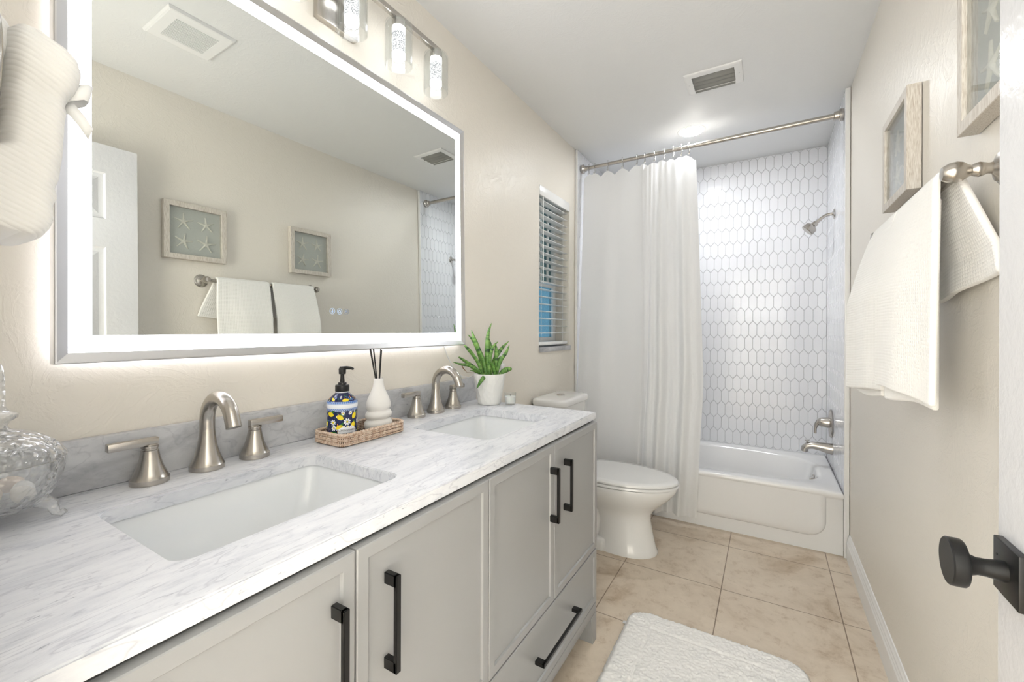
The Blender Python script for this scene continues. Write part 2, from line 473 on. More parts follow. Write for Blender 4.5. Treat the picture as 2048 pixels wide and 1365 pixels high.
def tilewall(name, u0, u1, v0, v1, fn, back_mi=1, uo=0):
    b_ = B(); tw, tip, pitch = .0515, .028, .100
    hs = (pitch - tip) / 2
    r = 0; v = v0 - .03
    rows = int((v1 - v0) / pitch) + 3; cols = int((u1 - u0) / tw) + 3
    for r in range(rows):
        for q in range(cols):
            cx = u0 + uo + (q - .5) * tw + (tw / 2 if r % 2 else 0); cy = v0 + (r - .25) * pitch
            p = [(cx - tw / 2, cy - hs), (cx, cy - hs - tip), (cx + tw / 2, cy - hs), (cx + tw / 2, cy + hs), (cx, cy + hs + tip), (cx - tw / 2, cy + hs)]
            p = clip(p, u0, u1, v0, v1)
            if len(p) < 3: continue
            o_ = inset(p, .0008); i_ = inset(p, .0024)
            ax, ay = random.uniform(-.006, .006), random.uniform(-.004, .004)
            a = [b_.bm.verts.new(fn(x, y, 0)) for x, y in o_]
            m_ = [b_.bm.verts.new(fn(x, y, .0042)) for x, y in inset(p, .0012)]
            c = [b_.bm.verts.new(fn(x, y, .0055 + (x - cx) * ax + (y - cy) * ay)) for x, y in i_]
            n = len(a)
            for i in range(n):
                j = (i + 1) % n
                b_.face([a[i], a[j], m_[j], m_[i]]); b_.face([m_[i], m_[j], c[j], c[i]])
            b_.face(c)
    q = [fn(u0, v0, .001), fn(u1, v0, .001), fn(u1, v1, .001), fn(u0, v1, .001)]
    b_.face([b_.bm.verts.new(p) for p in q], 1)
    q = [fn(u0, v0, -.008), fn(u1, v0, -.008), fn(u1, v1, -.008), fn(u0, v1, -.008)]
    b_.face([b_.bm.verts.new(p) for p in q], 1)
    return struct(b_.build(name, [M_tile, M_grout], ang=12))
TZ = .31
tilewall('wall_tile_back', TL, TR, TZ, H, lambda u, v, d: Vector((u, BK - d, v)), uo=.02)
tilewall('wall_tile_right', T + .004, BK, TZ, H, lambda u, v, d: Vector((TR - d + .006, u, v)))
tilewall('wall_tile_left', T + .004, BK, TZ, H, lambda u, v, d: Vector((TL + d - .006, u, v)))
# the white edge strips of the tiled walls
struct(B().box(TR - .002, W - .002, T - .006, T + .004, 0, H - .002, .002).build('trim_2', M_trimwhite))
struct(B().box(.002, TL + .002, T - .006, T + .004, 0, H - .002, .002).build('trim_3', M_trimwhite))
struct(B().box(TR + .0075, W - .001, T + .005, BK, 0, H - .001).build('trim_4', M_trimwhite))
struct(B().box(.001, TL - .0075, T + .005, BK, 0, H - .001).build('trim_5', M_trimwhite))

# ------------------------------------------------------------------ window and blind
win = thing('window_1', 'white framed window behind the blind over the toilet', 'window', (-.12, (WY0 + WY1) / 2, WZ0), kind='structure')
b_ = B()
b_.box(-.135, -.10, WY0, WY0 + .035, WZ0, WZ1); b_.box(-.135, -.10, WY1 - .035, WY1, WZ0, WZ1)
b_.box(-.135, -.10, WY0, WY1, WZ0, WZ0 + .05); b_.box(-.135, -.10, WY0, WY1, WZ1 - .04, WZ1)
b_.build('window_frame', M_trimwhite, win, smooth=False)
b_ = B()
za, zb = WZ0 + .05, WZ0 + .45
b_.box(-.115, -.086, WY0 + .062, WY1 - .075, zb - .04, zb - .001); b_.box(-.115, -.086, WY0 + .062, WY1 - .075, za + .001, za + .035)
b_.box(-.115, -.085, WY0 + .03, WY0 + .062, za, zb, .003); b_.box(-.115, -.085, WY1 - .075, WY1 - .03, za, zb, .003)
b_.build('lower_sash', M_trimwhite, win)
B().box(-.103, -.099, WY0 + .06, WY1 - .07, za + .03, zb - .035).build('frosted_pane', M_frost, win, smooth=False)
B().box(-.124, -.120, WY0 + .03, WY1 - .03, zb - .02, WZ1 - .035).build('upper_pane', M_darkpane, win, smooth=False)
b_ = B()
for k in range(3):
    y = WY0 + .10 + k * .12; b_.box(-.128, -.112, y, y + .016, zb, WZ1 - .04)
b_.build('muntin', M_trimwhite, win, smooth=False)
B().box(-.10, .010, WY0 - .0, WY1 + .012, WZ0 - .002, WZ0 + .027, .003).build('window_sill', M_marble2, win)
blind = thing('venetian_blind', 'white horizontal slat blind with a hanging wand in the window above the toilet', 'blind', (-.04, (WY0 + WY1) / 2, WZ1))
B().box(-.062, -.010, WY0 + .006, WY1 - .006, 1.992, WZ1 - .002, .002).build('headrail', M_slat, blind)
B().box(-.010, .003, WY0 + .002, WY1 - .002, 1.982, WZ1 - .001, .002).build('valance', M_trimwhite, blind)
sb = B()
sb.grid(lambda u, v: Vector((-.061 + u * .05, WY0 + .008 + v * (WY1 - WY0 - .016), .0035 * math.sin(u * PI))), 6, 1)
sb.thick = .0026
for v in sb.bm.verts: v.co.z += 1.965
s0 = sb.build('slat', M_slat, blind)
NS = 19
for k in range(1, NS):
    s = s0.copy(); COL.objects.link(s); s.parent = blind; s.location = (0, 0, -.0448 * k)
B().box(-.064, -.008, WY0 + .008, WY1 - .008, 1.086, 1.106, .004).build('bottom_rail', M_slat, blind).rotation_euler = (0, 0, 0)
for y in (WY0 + .05, WY1 - .085):
    B().tube([(-.009, y, 1.99), (-.009, y, 1.10)], .0009, 6).build('ladder_cord', M_slat, blind)
B().tube([(.004, WY0 + .043, 1.975), (.006, WY0 + .043, 1.46)], .0036, 8).build('wand', M_slat, blind)

# ------------------------------------------------------------------ door
DFX = 1.418; DY0, DY1 = .060, .808
door = thing('door_1', 'white panelled door standing open against the right wall', 'door', (DFX + .018, DY0, 0), kind='structure')
b_ = B()
ys = [DY0, DY0 + .105, DY0 + .322, DY0 + .428, DY1 - .111, DY1]
zs = [.012, .22, .83, .945, 1.575, 1.70, 1.905, 2.03]
def dq(y0, y1, z0, z1, x):
    return [b_.bm.verts.new(Vector((x, y, z))) for y, z in ((y0, z0), (y1, z0), (y1, z1), (y0, z1))]
for side, x, dd in ((0, DFX, 1), (1, DFX + .035, -1)):
    for i in range(5):
        for j in range(7):
            y0, y1, z0, z1 = ys[i], ys[i + 1], zs[j], zs[j + 1]
            if i in (1, 3) and j in (1, 3, 5):
                prev = dq(y0, y1, z0, z1, x)
                for off, dep in ((.006, .007), (.016, .009), (.022, .009), (.045, .003)):
                    cur = dq(y0 + off, y1 - off, z0 + off, z1 - off, x + dd * dep)
                    for k in range(4): b_.face([prev[k], prev[(k + 1) % 4], cur[(k + 1) % 4], cur[k]])
                    prev = cur
                b_.face(prev)
            else: b_.face(dq(y0, y1, z0, z1, x))
for (y0, y1, z0, z1) in ((DY0, DY0, zs[0], zs[-1]), (DY1, DY1, zs[0], zs[-1])):
    b_.face([b_.bm.verts.new(Vector(p)) for p in ((DFX, y0, z0), (DFX + .035, y0, z0), (DFX + .035, y0, z1), (DFX, y0, z1))])
for z in (zs[0], zs[-1]):
    b_.face([b_.bm.verts.new(Vector(p)) for p in ((DFX, DY0, z), (DFX + .035, DY0, z), (DFX + .035, DY1, z), (DFX, DY1, z))])
bmesh.ops.remove_doubles(b_.bm, verts=b_.bm.verts[:], dist=1e-5)
M_door = mat('white_door_enamel', (.66, .66, .67), .18)
v = coords(M_door, (1, 1, 1)); bump(M_door, noise_tex(M_door, v, 60, 3, .6, .3), .25, .003)
b_.build('door_slab', M_door, door, ang=12)
KY, KZ = .762, .884
kb = B().box(DFX - .009, DFX, KY - .033, KY + .033, KZ - .033, KZ + .033, .0012)
kb.lathe([(.0016, -.0005), (.0016, .001)], (DFX - .0085, KY + .022, KZ + .012), (-1, 0, 0), 10)
ros = kb.build('rosette', M_black, door)
kb = B(); kb.lathe([(.0125, 0), (.0125, .004), (.0105, .018), (.0105, .026), (.0135, .034), (.020, .0365), (.0275, .0375), (.0288, .039), (.0292, .042), (.0292, .052), (.0280, .0535), (.0, .0535)], (DFX - .008, KY, KZ), (-1, 0, 0), 48)
kn = kb.build('knob', M_black, door); 
b_ = B()
for z in (.2, 1.05, 1.85): b_.tube([(DFX - .004, DY0 - .004, z - .045), (DFX - .004, DY0 - .004, z + .045)], .006, 10)
b_.build('hinge', M_black, door)

# ------------------------------------------------------------------ vanity cabinet
VX, CY0, CY1, CZ = .60, .062, 1.567, .832     # door face, ends, top of cabinet
van = thing('vanity_cabinet', 'long grey double vanity with shaker doors and black pulls', 'cabinet', (.3, .81, 0))
b_ = B()
b_.box(.006, VX - .021, CY0, CY0 + .02, .105, CZ - .002); b_.box(.006, VX - .021, CY1 - .02, CY1, .105, CZ - .002)
b_.box(.006, VX - .021, CY0 + .02, CY1 - .02, .115, .133); b_.box(.006, .018, CY0 + .02, CY1 - .02, .133, CZ - .002)
b_.box(VX - .039, VX - .021, CY0 + .02, CY1 - .02, .35 - .03, .352); 
for y in (.454, .831, 1.188): b_.box(VX - .039, VX - .021, y - .02, y + .02, .133, CZ - .012)
b_.build('carcass', M_cab, van, smooth=False)
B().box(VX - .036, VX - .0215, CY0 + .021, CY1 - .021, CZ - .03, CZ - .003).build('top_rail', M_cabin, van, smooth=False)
B().box(VX - .021, VX - .001, CY0, CY1, .108, .143, .002).build('bottom_rail', M_cab, van)
for (y0, y1, tp) in ((CY1 - .036, CY1, .018), (CY0, CY0 + .036, -.018)):
    for (x0, x1) in ((VX - .055, VX - .001), (.01, .06)):
        lg = B()
        ya, yb = (y0 - .024, y1) if tp > 0 else (y0, y1 + .024)
        lg.loft([[Vector((x, y, z)) for x, y in ((x0, q0), (x1, q0), (x1, q1), (x0, q1))] for z, q0, q1 in ((0, y0, y1), (.1075, ya, yb))])
        lg.bevel(.0015, 1).build('leg', M_cab, van, smooth=False)
def shaker(name, y0, y1, z0, z1, fr=.022, label=None):
    b_ = B(); x = VX
    def q(o, d): return [b_.bm.verts.new(Vector((d, y, z))) for y, z in ((y0 + o, z0 + o), (y1 - o, z0 + o), (y1 - o, z1 - o), (y0 + o, z1 - o))]
    seq = [(0, x - .020), (0, x - .0018), (.0018, x), (fr, x), (fr + .0008, x - .0006), (fr + .0022, x - .0058), (fr + .003, x - .006)]
    prev = None; first = None
    for o, d in seq:
        cur = q(o, d)
        if prev:
            for k in range(4): b_.face([prev[k], prev[(k + 1) % 4], cur[(k + 1) % 4], cur[k]])
        else: first = cur
        prev = cur
    b_.face(prev); b_.face(first[::-1])
    return b_.build(name, M_cab, van, ang=14)
def pull(parent, p0, p1):
    # square bar pull between two posts; p0, p1 = ends on the door face
    d = (Vector(p1) - Vector(p0)); n = d.normalized(); sdir = Vector((1, 0, 0)).cross(n)
    b_ = B(); hw = .0055; out = .030; bw = .0045
    def blk(a0, a1, x0, x1, h):
        c = []
        for x in (x0, x1):
            for a in (a0, a1):
                for t in (-h, h): c.append(Vector(p0) + n * a + sdir * t + Vector((x, 0, 0)))
        t = bmesh.new(); vs = [t.verts.new(v) for v in c]
        for f in ((0, 1, 3, 2), (4, 6, 7, 5), (0, 4, 5, 1), (2, 3, 7, 6), (0, 2, 6, 4), (1, 5, 7, 3)): t.faces.new([vs[i] for i in f])
        bmesh.ops.recalc_face_normals(t, faces=t.faces[:])
        bmesh.ops.bevel(t, geom=t.edges[:], offset=.0012, segments=2, affect='EDGES')
        b_.add(t)
    Ln = d.length
    blk(0, .020, -.0005, out - .001, hw); blk(Ln - .020, Ln, -.0005, out - .001, hw); blk(0, Ln, out - .008, out, hw)
    return b_.build('handle', M_black, parent)
gp = .0018
dspec = [(1.188 + gp, CY1, 1.262, 'A'), (.831 + gp, 1.188 - gp, 1.163, 'B'), (.454 + gp, .831 - gp, .517, 'C'), (CY0, .454 - gp, .414, 'D')]
for y0, y1, hy, _ in dspec:
    dr = shaker('door', y0, y1, .352, .829)
    pull(dr, (VX - .0005, hy, .603), (VX - .0005, hy, .767))
for y0, y1 in ((.831 + gp, CY1), (CY0, .831 - gp)):
    dw = shaker('drawer', y0, y1, .146, .347)
    yc = (y0 + y1) / 2 + .005
    pull(dw, (VX - .0005, yc - .142, .243), (VX - .0005, yc + .142, .243))

# countertop with two basin openings
CT0, CT1 = .836, .862
SX0, SX1 = .165, .474
SINKS = ((.262, .674), (1.016, 1.412))
CFX, CE0, CE1 = .588, .048, 1.587
ct = B()
holes = [rrect(SX0, SX1, y0, y1, .028, 6) for y0, y1 in SINKS]
def flat_with_holes(z):
    t = bmesh.new(); ed = []
    for poly in [[(.002, CE0), (CFX, CE0), (CFX, CE1), (.002, CE1)]] + holes:
        vs = [t.verts.new((x, y, z)) for x, y in poly]
        ed += [t.edges.new((vs[i], vs[(i + 1) % len(vs)])) for i in range(len(vs))]
    bmesh.ops.triangle_fill(t, use_beauty=True, use_dissolve=True, edges=ed)
    return t
def side(poly, z0, z1):
    a = [ct.bm.verts.new((x, y, z0)) for x, y in poly]; c = [ct.bm.verts.new((x, y, z1)) for x, y in poly]
    for i in range(len(a)):
        j = (i + 1) % len(a); ct.face([a[i], a[j], c[j], c[i]])
for z in (CT0, CT1): ct.add(flat_with_holes(z))
side([(.002, CE0), (CFX, CE0), (CFX, CE1), (.002, CE1)], CT0, CT1)
for h_ in holes: side(h_, CT0, CT1)
bmesh.ops.remove_doubles(ct.bm, verts=ct.bm.verts[:], dist=1e-5)
bmesh.ops.recalc_face_normals(ct.bm, faces=ct.bm.faces[:])
ed = [e for e in ct.bm.edges if len(e.link_faces) == 2 and e.calc_face_angle(0) > math.radians(60) and abs(e.verts[0].co.z - CT1) < 1e-4 and abs(e.verts[1].co.z - CT1) < 1e-4]
bmesh.ops.bevel(ct.bm, geom=ed, offset=.0025, segments=2, affect='EDGES')
tag(ct.build('countertop', M_marble, ang=40), 'white marble countertop with grey veins and two basin cutouts', 'countertop')
tag(B().box(.001, .020, CE0, CE1, CT1 + .0005, .964, .0018).build('backsplash', M_marble2), 'low grey veined marble backsplash strip along the wall under the mirror', 'backsplash')
labs = ('white rectangular undermount basin nearest the glass jar', 'white rectangular undermount basin in front of the potted plant')
for (y0, y1), lab in zip(SINKS, labs):
    b_ = B()
    rings = []
    yc = (y0 + y1) / 2; xc = (SX0 + SX1) / 2
    for o, z, r in ((-.022, CT0 - .001, .04), (-.006, CT0 - .001, .03), (-.004, CT0 - .006, .03), (.004, CT0 - .05, .04), (.020, CT0 - .10, .05), (.045, CT0 - .128, .06), (.085, CT0 - .139, .05), (.135, CT0 - .143, .015)):
        k = (y1 - y0) / (SX1 - SX0)
        oy = o * 1.0 if o < .02 else o + (o - .02) * .8
        rings.append([Vector((x, y, z)) for x, y in rrect(SX0 + o, SX1 - o, y0 + oy, y1 - oy, max(.006, min(r, (SX1 - SX0) / 2 - o - .001)), 8)])
    b_.loft(rings, True, False, True)
    sk = tag(thing('undermount_sink', lab, 'sink', (xc, yc, CT0 - .14), 'undermount basins in the vanity'), None, None)
    b_.build('basin', M_sink, sk, ang=50)
    B().lathe([(.022, 0), (.022, .002), (.019, .0035), (.0, .0035)], (xc, yc, CT0 - .1425), (0, 0, 1), 24).build('drain', M_nickel, sk)

# ------------------------------------------------------------------ faucets
FX, FZ = .064, CT1 + .0005
def make_faucet(yc, label):
    fa = thing('widespread_faucet', label, 'faucet', (FX, yc, FZ), 'brushed nickel widespread faucets')
    b_ = B()
    b_.lathe([(.0, 0), (.034, 0), (.034, .010), (.0325, .012), (.029, .020), (.024, .034), (.0195, .052), (.0165, .072), (.0152, .09)], (FX, yc, FZ), seg=40)
    pts = [(FX, yc, FZ + .088), (FX, yc, FZ + .107)]
    R = .055; zc = FZ + .110
    for i in range(17):
        t = PI - math.radians(i * 163 / 16)
        pts.append((FX + R + R * math.cos(t), yc, zc + R * math.sin(t)))
    e = Vector(pts[-1]); d = (e - Vector(pts[-2])).normalized(); pts.append(tuple(e + d * .022))
    b_.tube(pts, [.0150] * (len(pts) - 1) + [.0152], 20)
    sp = b_.build('spout', M_nickel, fa)
    for sgn in (-1, 1):
        y = yc + sgn * .105
        h = B()
        h.lathe([(.0, 0), (.033, 0), (.033, .010), (.031, .012), (.0275, .020), (.022, .034), (.0175, .050), (.0150, .064), (.0150, .067), (.0135, .068), (.0135, .071), (.0150, .072), (.0150, .076)], (FX, y, FZ), seg=36)
        hb = h.build('handle', M_nickel, fa)
        l = B(); ya, yb = (y - .068, y + .013) if sgn < 0 else (y - .013, y + .068)
        l.box(FX - .0085, FX + .0085, ya, yb, FZ + .0765, FZ + .0925, .002)
        y0, y1 = (y - .006, y + .012) if sgn < 0 else (y - .012, y + .006)
        l.box(FX - .0085, FX + .0085, y0, y1, FZ + .071, FZ + .082, .002)
        l.build('lever', M_nickel, hb)
    return fa
fa = make_faucet(.478, 'brushed nickel gooseneck faucet with two levers at the basin nearest the glass jar')
dup(fa, (FX, 1.258, FZ), 'brushed nickel gooseneck faucet with two levers beside the potted plant')

# ------------------------------------------------------------------ lighted mirror
MY0, MY1, MZ0, MZ1 = .238, 1.468, 1.113, 2.033
mir = thing('lighted_mirror', 'large rectangular mirror with a glowing white border and silver frame above the vanity', 'mirror', (.0, (MY0 + MY1) / 2, MZ0))
def ring_frame(b_, layers, mi=0):
    prev = None
    for o, x in layers:
        cur = [b_.bm.verts.new(Vector((x, y, z))) for y, z in ((MY0 + o, MZ0 + o), (MY1 - o, MZ0 + o), (MY1 - o, MZ1 - o), (MY0 + o, MZ1 - o))]
        if prev:
            for k in range(4): b_.face([prev[k], prev[(k + 1) % 4], cur[(k + 1) % 4], cur[k]], mi)
        prev = cur
FW, BW = .020, .053
b_ = B(); ring_frame(b_, [(.012, .016), (0, .016), (0, .0395), (.0015, .041), (.004, .041), (FW, .0335), (FW, .030), (.012, .030), (.012, .016)])
b_.build('frame', M_alum, mir, smooth=False)
b_ = B(); ring_frame(b_, [(FW, .0332), (BW, .0332), (BW, .0300), (FW, .0300), (FW, .0332)]); b_.build('light_band', M_band, mir, smooth=False)
B().box(.0300, .0333, MY0 + BW, MY1 - BW, MZ0 + BW, MZ1 - BW).build('mirror_glass', M_mirror, mir, smooth=False)
b_ = B(); ring_frame(b_, [(.05, .012), (.035, .012), (.035, .024), (.05, .024), (.05, .012)]); b_.build('back_light_strip', M_back, mir, smooth=False)
B().box(.010, .0298, MY0 + .052, MY1 - .052, MZ0 + .052, MZ1 - .052).build('back_box', M_alum, mir, smooth=False)
def ring2(b_, y, z, r0, r1, x=.0338, n=28):
    a = [b_.bm.verts.new((x, y + r0 * math.cos(2 * PI * i / n), z + r0 * math.sin(2 * PI * i / n))) for i in range(n)]
    c = [b_.bm.verts.new((x, y + r1 * math.cos(2 * PI * i / n), z + r1 * math.sin(2 * PI * i / n))) for i in range(n)]
    for i in range(n): b_.face([a[i], a[(i + 1) % n], c[(i + 1) % n], c[i]])
def quad(b_, y, z, hw, hh, x=.0338):
    b_.face([b_.bm.verts.new((x, y + a * hw, z + c * hh)) for a, c in ((-1, -1), (1, -1), (1, 1), (-1, 1))])
IZ = 1.2335
b_ = B(); ring2(b_, .822, IZ, .0079, .0091); ring2(b_, .822, IZ - .0015, .0006, .0032); quad(b_, .822, IZ + .003, .0013, .0032)
b_.build('touch_icon', M_icon, mir, smooth=False)
b_ = B(); ring2(b_, .847, IZ, .0079, .0091); ring2(b_, .847, IZ - .0005, .0028, .0044); quad(b_, .847, IZ + .0032, .0006, .0026)
b_.build('touch_icon', M_icon, mir, smooth=False)
b_ = B(); ring2(b_, .871, IZ, .0080, .0088)
for a in (-1, 0, 1): quad(b_, .871 + a * .0028, IZ + .001, .0007, .0038); 
quad(b_, .871, IZ + .001, .0042, .0006)
b_.build('touch_icon', M_icon2, mir, smooth=False)
mir.rotation_euler = (0, math.radians(-0.75), 0)
mir.location.x += .006

# ------------------------------------------------------------------ vanity light
VLY = [.853 + k * .190 for k in (-2, -1, 0, 1, 2)]
LX = .082; BZ = 2.228
vl = thing('vanity_light', 'brushed nickel bar light with clear glass cylinder shades above the mirror', 'light fixture', (0, .853, BZ))
B().box(.001, .022, .853 - .072, .853 + .072, 2.105, 2.240, .002).build('backplate', M_nickel, vl)
B().box(.022, LX, .853 - .012, .853 + .012, BZ + .002, BZ + .016, .0015).build('arm', M_nickel, vl)
B().box(LX - .009, LX + .009, VLY[0] - .06, VLY[-1] + .02, BZ, BZ + .018, .0012).build('bar', M_nickel, vl)
for y in VLY:
    B().lathe([(.0, 0), (.021, 0), (.0225, -.003), (.0225, -.026), (.0, -.026)], (LX, y, BZ - .0005), seg=28).build('socket', M_chrome, vl)
    sh = B()
    sh.lathe([(.023, BZ - .006), (.038, BZ - .008), (.0445, BZ - .015), (.0455, BZ - .024), (.0455, BZ - .155), (.0440, BZ - .1565), (.0428, BZ - .155), (.0428, BZ - .025), (.036, BZ - .0115), (.023, BZ - .009)], (LX, y, 0), seg=40, cap0=False, cap1=False)
    shd = sh.build('glass_shade', M_glass, vl)
    zt = BZ - .027
    B().lathe([(.0, zt), (.0205, zt), (.0215, zt - .003), (.0215, zt - .020)], (LX, y, 0), seg=28, cap0=False, cap1=False).build('lamp_cap', M_lamp, vl)
    B().lathe([(.0215, zt - .020), (.0215, zt - .085)], (LX, y, 0), seg=28, cap0=False, cap1=False).build('bubble_rod', M_bub, vl)
    B().lathe([(.0215, zt - .085), (.0215, zt - .102), (.019, zt - .106), (.0, zt - .107)], (LX, y, 0), seg=28, cap0=False, cap1=False).build('lamp_cap', M_lamp, vl)
    B().lathe([(.0213, zt - .107), (.0213, zt - .128), (.0, zt - .1285)], (LX, y, 0), seg=28, cap0=False, cap1=False).build('rod_tip', M_bubclear, vl)

# ------------------------------------------------------------------ ceiling fittings
can = thing('recessed_downlight', 'round white recessed ceiling light near the shower curtain rod', 'ceiling light', (.742, 2.895, H))
B().lathe([(.062, -.0012), (.066, -.006), (.078, -.005), (.083, -.001), (.083, 0.0), (.062, 0.0)], (.742, 2.895, H - .0004), seg=48, cap0=False, cap1=False).build('trim_ring', M_white, can)
B().lathe([(.0, -.0022), (.0625, -.0022)], (.742, 2.895, H), seg=48, cap0=False, cap1=False).build('lens', M_can, can)
ac = thing('air_vent', 'white metal supply register with dark louvers in the ceiling', 'vent', (.925, 2.343, H))
ax0, ax1, ay0, ay1 = .795, 1.052, 2.245, 2.443
b_ = B(); fw_ = .034
lay = [(0, H - .0005), (.002, H - .006), (.010, H - .0085), (fw_, H - .0085), (fw_ + .001, H - .001)]
prev = None
for o, z in lay:
    cur = [b_.bm.verts.new(Vector((x, y, z))) for x, y in ((ax0 + o, ay0 + o), (ax1 - o, ay0 + o), (ax1 - o, ay1 - o), (ax0 + o, ay1 - o))]
    if prev:
        for k in range(4): b_.face([prev[k], prev[(k + 1) % 4], cur[(k + 1) % 4], cur[k]])
    prev = cur
for x in (ax0 + .016, ax1 - .016): b_.lathe([(.0, -.002), (.003, -.002), (.0035, 0)], (x, 2.343, H - .0085), (0, 0, 1), 10)
b_.build('frame', M_white, ac, smooth=False)
B().box(ax0 + fw_ - .004, ax1 - fw_ + .004, ay0 + fw_ - .004, ay1 - fw_ + .004, H - .0018, H - .0005).build('duct_opening', M_dark, ac, smooth=False)
for k in range(4):
    y = ay0 + fw_ + .012 + k * .0335
    b_ = B(); b_.grid(lambda u, v: Vector((ax0 + fw_ + .002 + v * (ax1 - ax0 - 2 * fw_ - .004), y + u * .030, H - .0022 - .012 * u + .003 * math.sin(u * PI))), 5, 1)
    b_.thick = .001
    b_.build('louver', M_ventgrey, ac)
fan = thing('exhaust_fan', 'square white louvered exhaust fan cover on the ceiling, seen in the mirror', 'exhaust fan', (.965, .84, H))
fx0, fx1, fy0, fy1 = .842, 1.085, .72, .962
b_ = B(); prev = None
for o, z in [(0, H - .0005), (.004, H - .012), (.010, H - .014), (.044, H - .014), (.046, H - .010)]:
    cur = [b_.bm.verts.new(Vector((x, y, z))) for x, y in ((fx0 + o, fy0 + o), (fx1 - o, fy0 + o), (fx1 - o, fy1 - o), (fx0 + o, fy1 - o))]
    if prev:
        for k in range(4): b_.face([prev[k], prev[(k + 1) % 4], cur[(k + 1) % 4], cur[k]])
    prev = cur
b_.build('cover_frame', M_plastic, fan, smooth=False)
B().box(fx0 + .04, fx1 - .04, fy0 + .04, fy1 - .04, H - .004, H - .001).build('grille_back', M_dark, fan, smooth=False)
s0 = B().box(fx0 + .045, fx0 + .0508, fy0 + .042, fy1 - .042, H - .0135, H - .005).build('louver', M_plastic, fan, smooth=False)
for k in range(1, 18):
    s = s0.copy(); COL.objects.link(s); s.parent = fan; s.location = (k * .0086, 0, 0)

# ------------------------------------------------------------------ bathtub
tub = thing('bathtub', 'white alcove bathtub with an embossed apron behind the shower curtain', 'bathtub', (.76, 3.19, 0))
TZR = .333; tx0, tx1, ty0, ty1 = TL + .002, TR - .002, T, BK - .002
def rect_pts(o, z, n=96, fo=0.0):
    cx, cy = (tx0 + tx1) / 2, (ty0 + fo + ty1) / 2; a, b2 = (tx1 - tx0) / 2 - o, (ty1 - ty0 - fo) / 2 - o
    out = []
    for i in range(n):
        t = 2 * PI * (i + .5) / n; ct_, st = math.cos(t), math.sin(t)
        k = min(a / abs(ct_) if abs(ct_) > 1e-6 else 9, b2 / abs(st) if abs(st) > 1e-6 else 9)
        ang = math.atan2(st * b2, ct_ * a)   # distribute around the rectangle
        ca, sa = math.cos(ang), math.sin(ang)
        k = min(a / abs(ca) if abs(ca) > 1e-6 else 9, b2 / abs(sa) if abs(sa) > 1e-6 else 9)
        out.append(Vector((cx + ca * k, cy + sa * k, z)))
    # snap the corners
    for sx in (-1, 1):
        for sy in (-1, 1):
            q = Vector((cx + sx * a, cy + sy * b2, z)); j = min(range(n), key=lambda i: (out[i] - q).length); out[j] = q
    return out
def oval_pts(a, b2, z, ex, n=96, cx=.755, cy=3.185):
    out = []
    for i in range(n):
        t = 2 * PI * (i + .5) / n
        ang = math.atan2(math.sin(t) * (ty1 - ty0), math.cos(t) * (tx1 - tx0))
        t = math.atan2(math.sin(t), math.cos(t))
        ct_, st = math.cos(t), math.sin(t)
        out.append(Vector((cx + a * math.copysign(abs(ct_) ** (2 / ex), ct_), cy + b2 * math.copysign(abs(st) ** (2 / ex), st), z)))
    return out
b_ = B()
rings = [rect_pts(0, 0, fo=.016), rect_pts(0, TZR - .044, fo=.016), rect_pts(0, TZR - .036, fo=.012), rect_pts(0, TZR - .028, fo=.001), rect_pts(0, TZR - .016), rect_pts(.002, TZR - .007), rect_pts(.008, TZR - .001), rect_pts(.016, TZR),
         oval_pts(.680, .318, TZR, 3.6), oval_pts(.668, .306, TZR - .006, 3.6), oval_pts(.659, .298, TZR - .02, 3.6), oval_pts(.63, .275, TZR - .14, 3.4), oval_pts(.57, .25, TZR - .24, 3.2), oval_pts(.53, .22, TZR - .262, 3), oval_pts(.45, .15, TZR - .268, 3)]
b_.loft(rings, True, False, True)
b_.build('shell', M_tub, tub, ang=50)
# raised apron panel
b_ = B()
def apron(o, d):
    x0, x1, z0, z1 = .07 + o, 1.428 - o, .075 + o, TZR - .026
    r = .085 - o * .6
    p = [(x0, z1), (x0, z0 + r)]
    for i in range(1, 9): t = PI + PI / 2 * i / 8; p.append((x0 + r + r * math.cos(t), z0 + r + r * math.sin(t)))
    p.append((x1 - r - .02, z0))
    for i in range(1, 9): t = -PI / 2 + PI / 2 * i / 8; p.append((x1 - r + r * math.cos(t), z0 + r + r * math.sin(t)))
    p.append((x1, z1))
    return [Vector((x, T + .0165 - d, z)) for x, z in p]
b_.loft([apron(0, -.001), apron(.0, .0015), apron(.006, .007), apron(.014, .0115), apron(.024, .0145), apron(.034, .0155)], True, False, True)
b_.build('apron_panel', M_tub, tub, ang=60)
ov = B(); ov.lathe([(.0, 0), (.030, 0), (.030, .004), (.026, .009), (.0, .010)], (1.402, 3.20, .268), (-1, 0, .12), 28)
ov.box(1.382, 1.394, 3.195, 3.205, .25, .275, .002)
ov.build('overflow_plate', M_chrome, tub)

# shower trim
X5 = TR - .0006
sh = thing('overhead_shower', 'brushed nickel shower head on a curved arm high on the tiled wall', 'shower head', (X5, 3.205, 1.886))
B().lathe([(.0, 0), (.030, 0), (.031, .002), (.028, .006), (.016, .010), (.011, .012)], (X5, 3.205, 1.886), (-1, 0, 0), 30).build('flange', M_chrome, sh)
pts = [(X5 - .008, 3.205, 1.886), (X5 - .028, 3.205, 1.885), (X5 - .046, 3.205, 1.879), (X5 - .062, 3.204, 1.868), (X5 - .078, 3.203, 1.853), (X5 - .094, 3.202, 1.838)]
B().tube(pts, .0095, 14).build('arm', M_nickel, sh)
ax_ = Vector((-.72, -.05, -.69)).normalized(); c0 = Vector(pts[-1])
hd = B(); hd.lathe([(.0, -.006), (.014, -.006), (.0165, 0), (.0165, .014), (.021, .018), (.033, .026), (.036, .032), (.037, .058), (.035, .061), (.0, .0625)], c0, ax_, 32)
hd.build('head', M_nickel, sh)
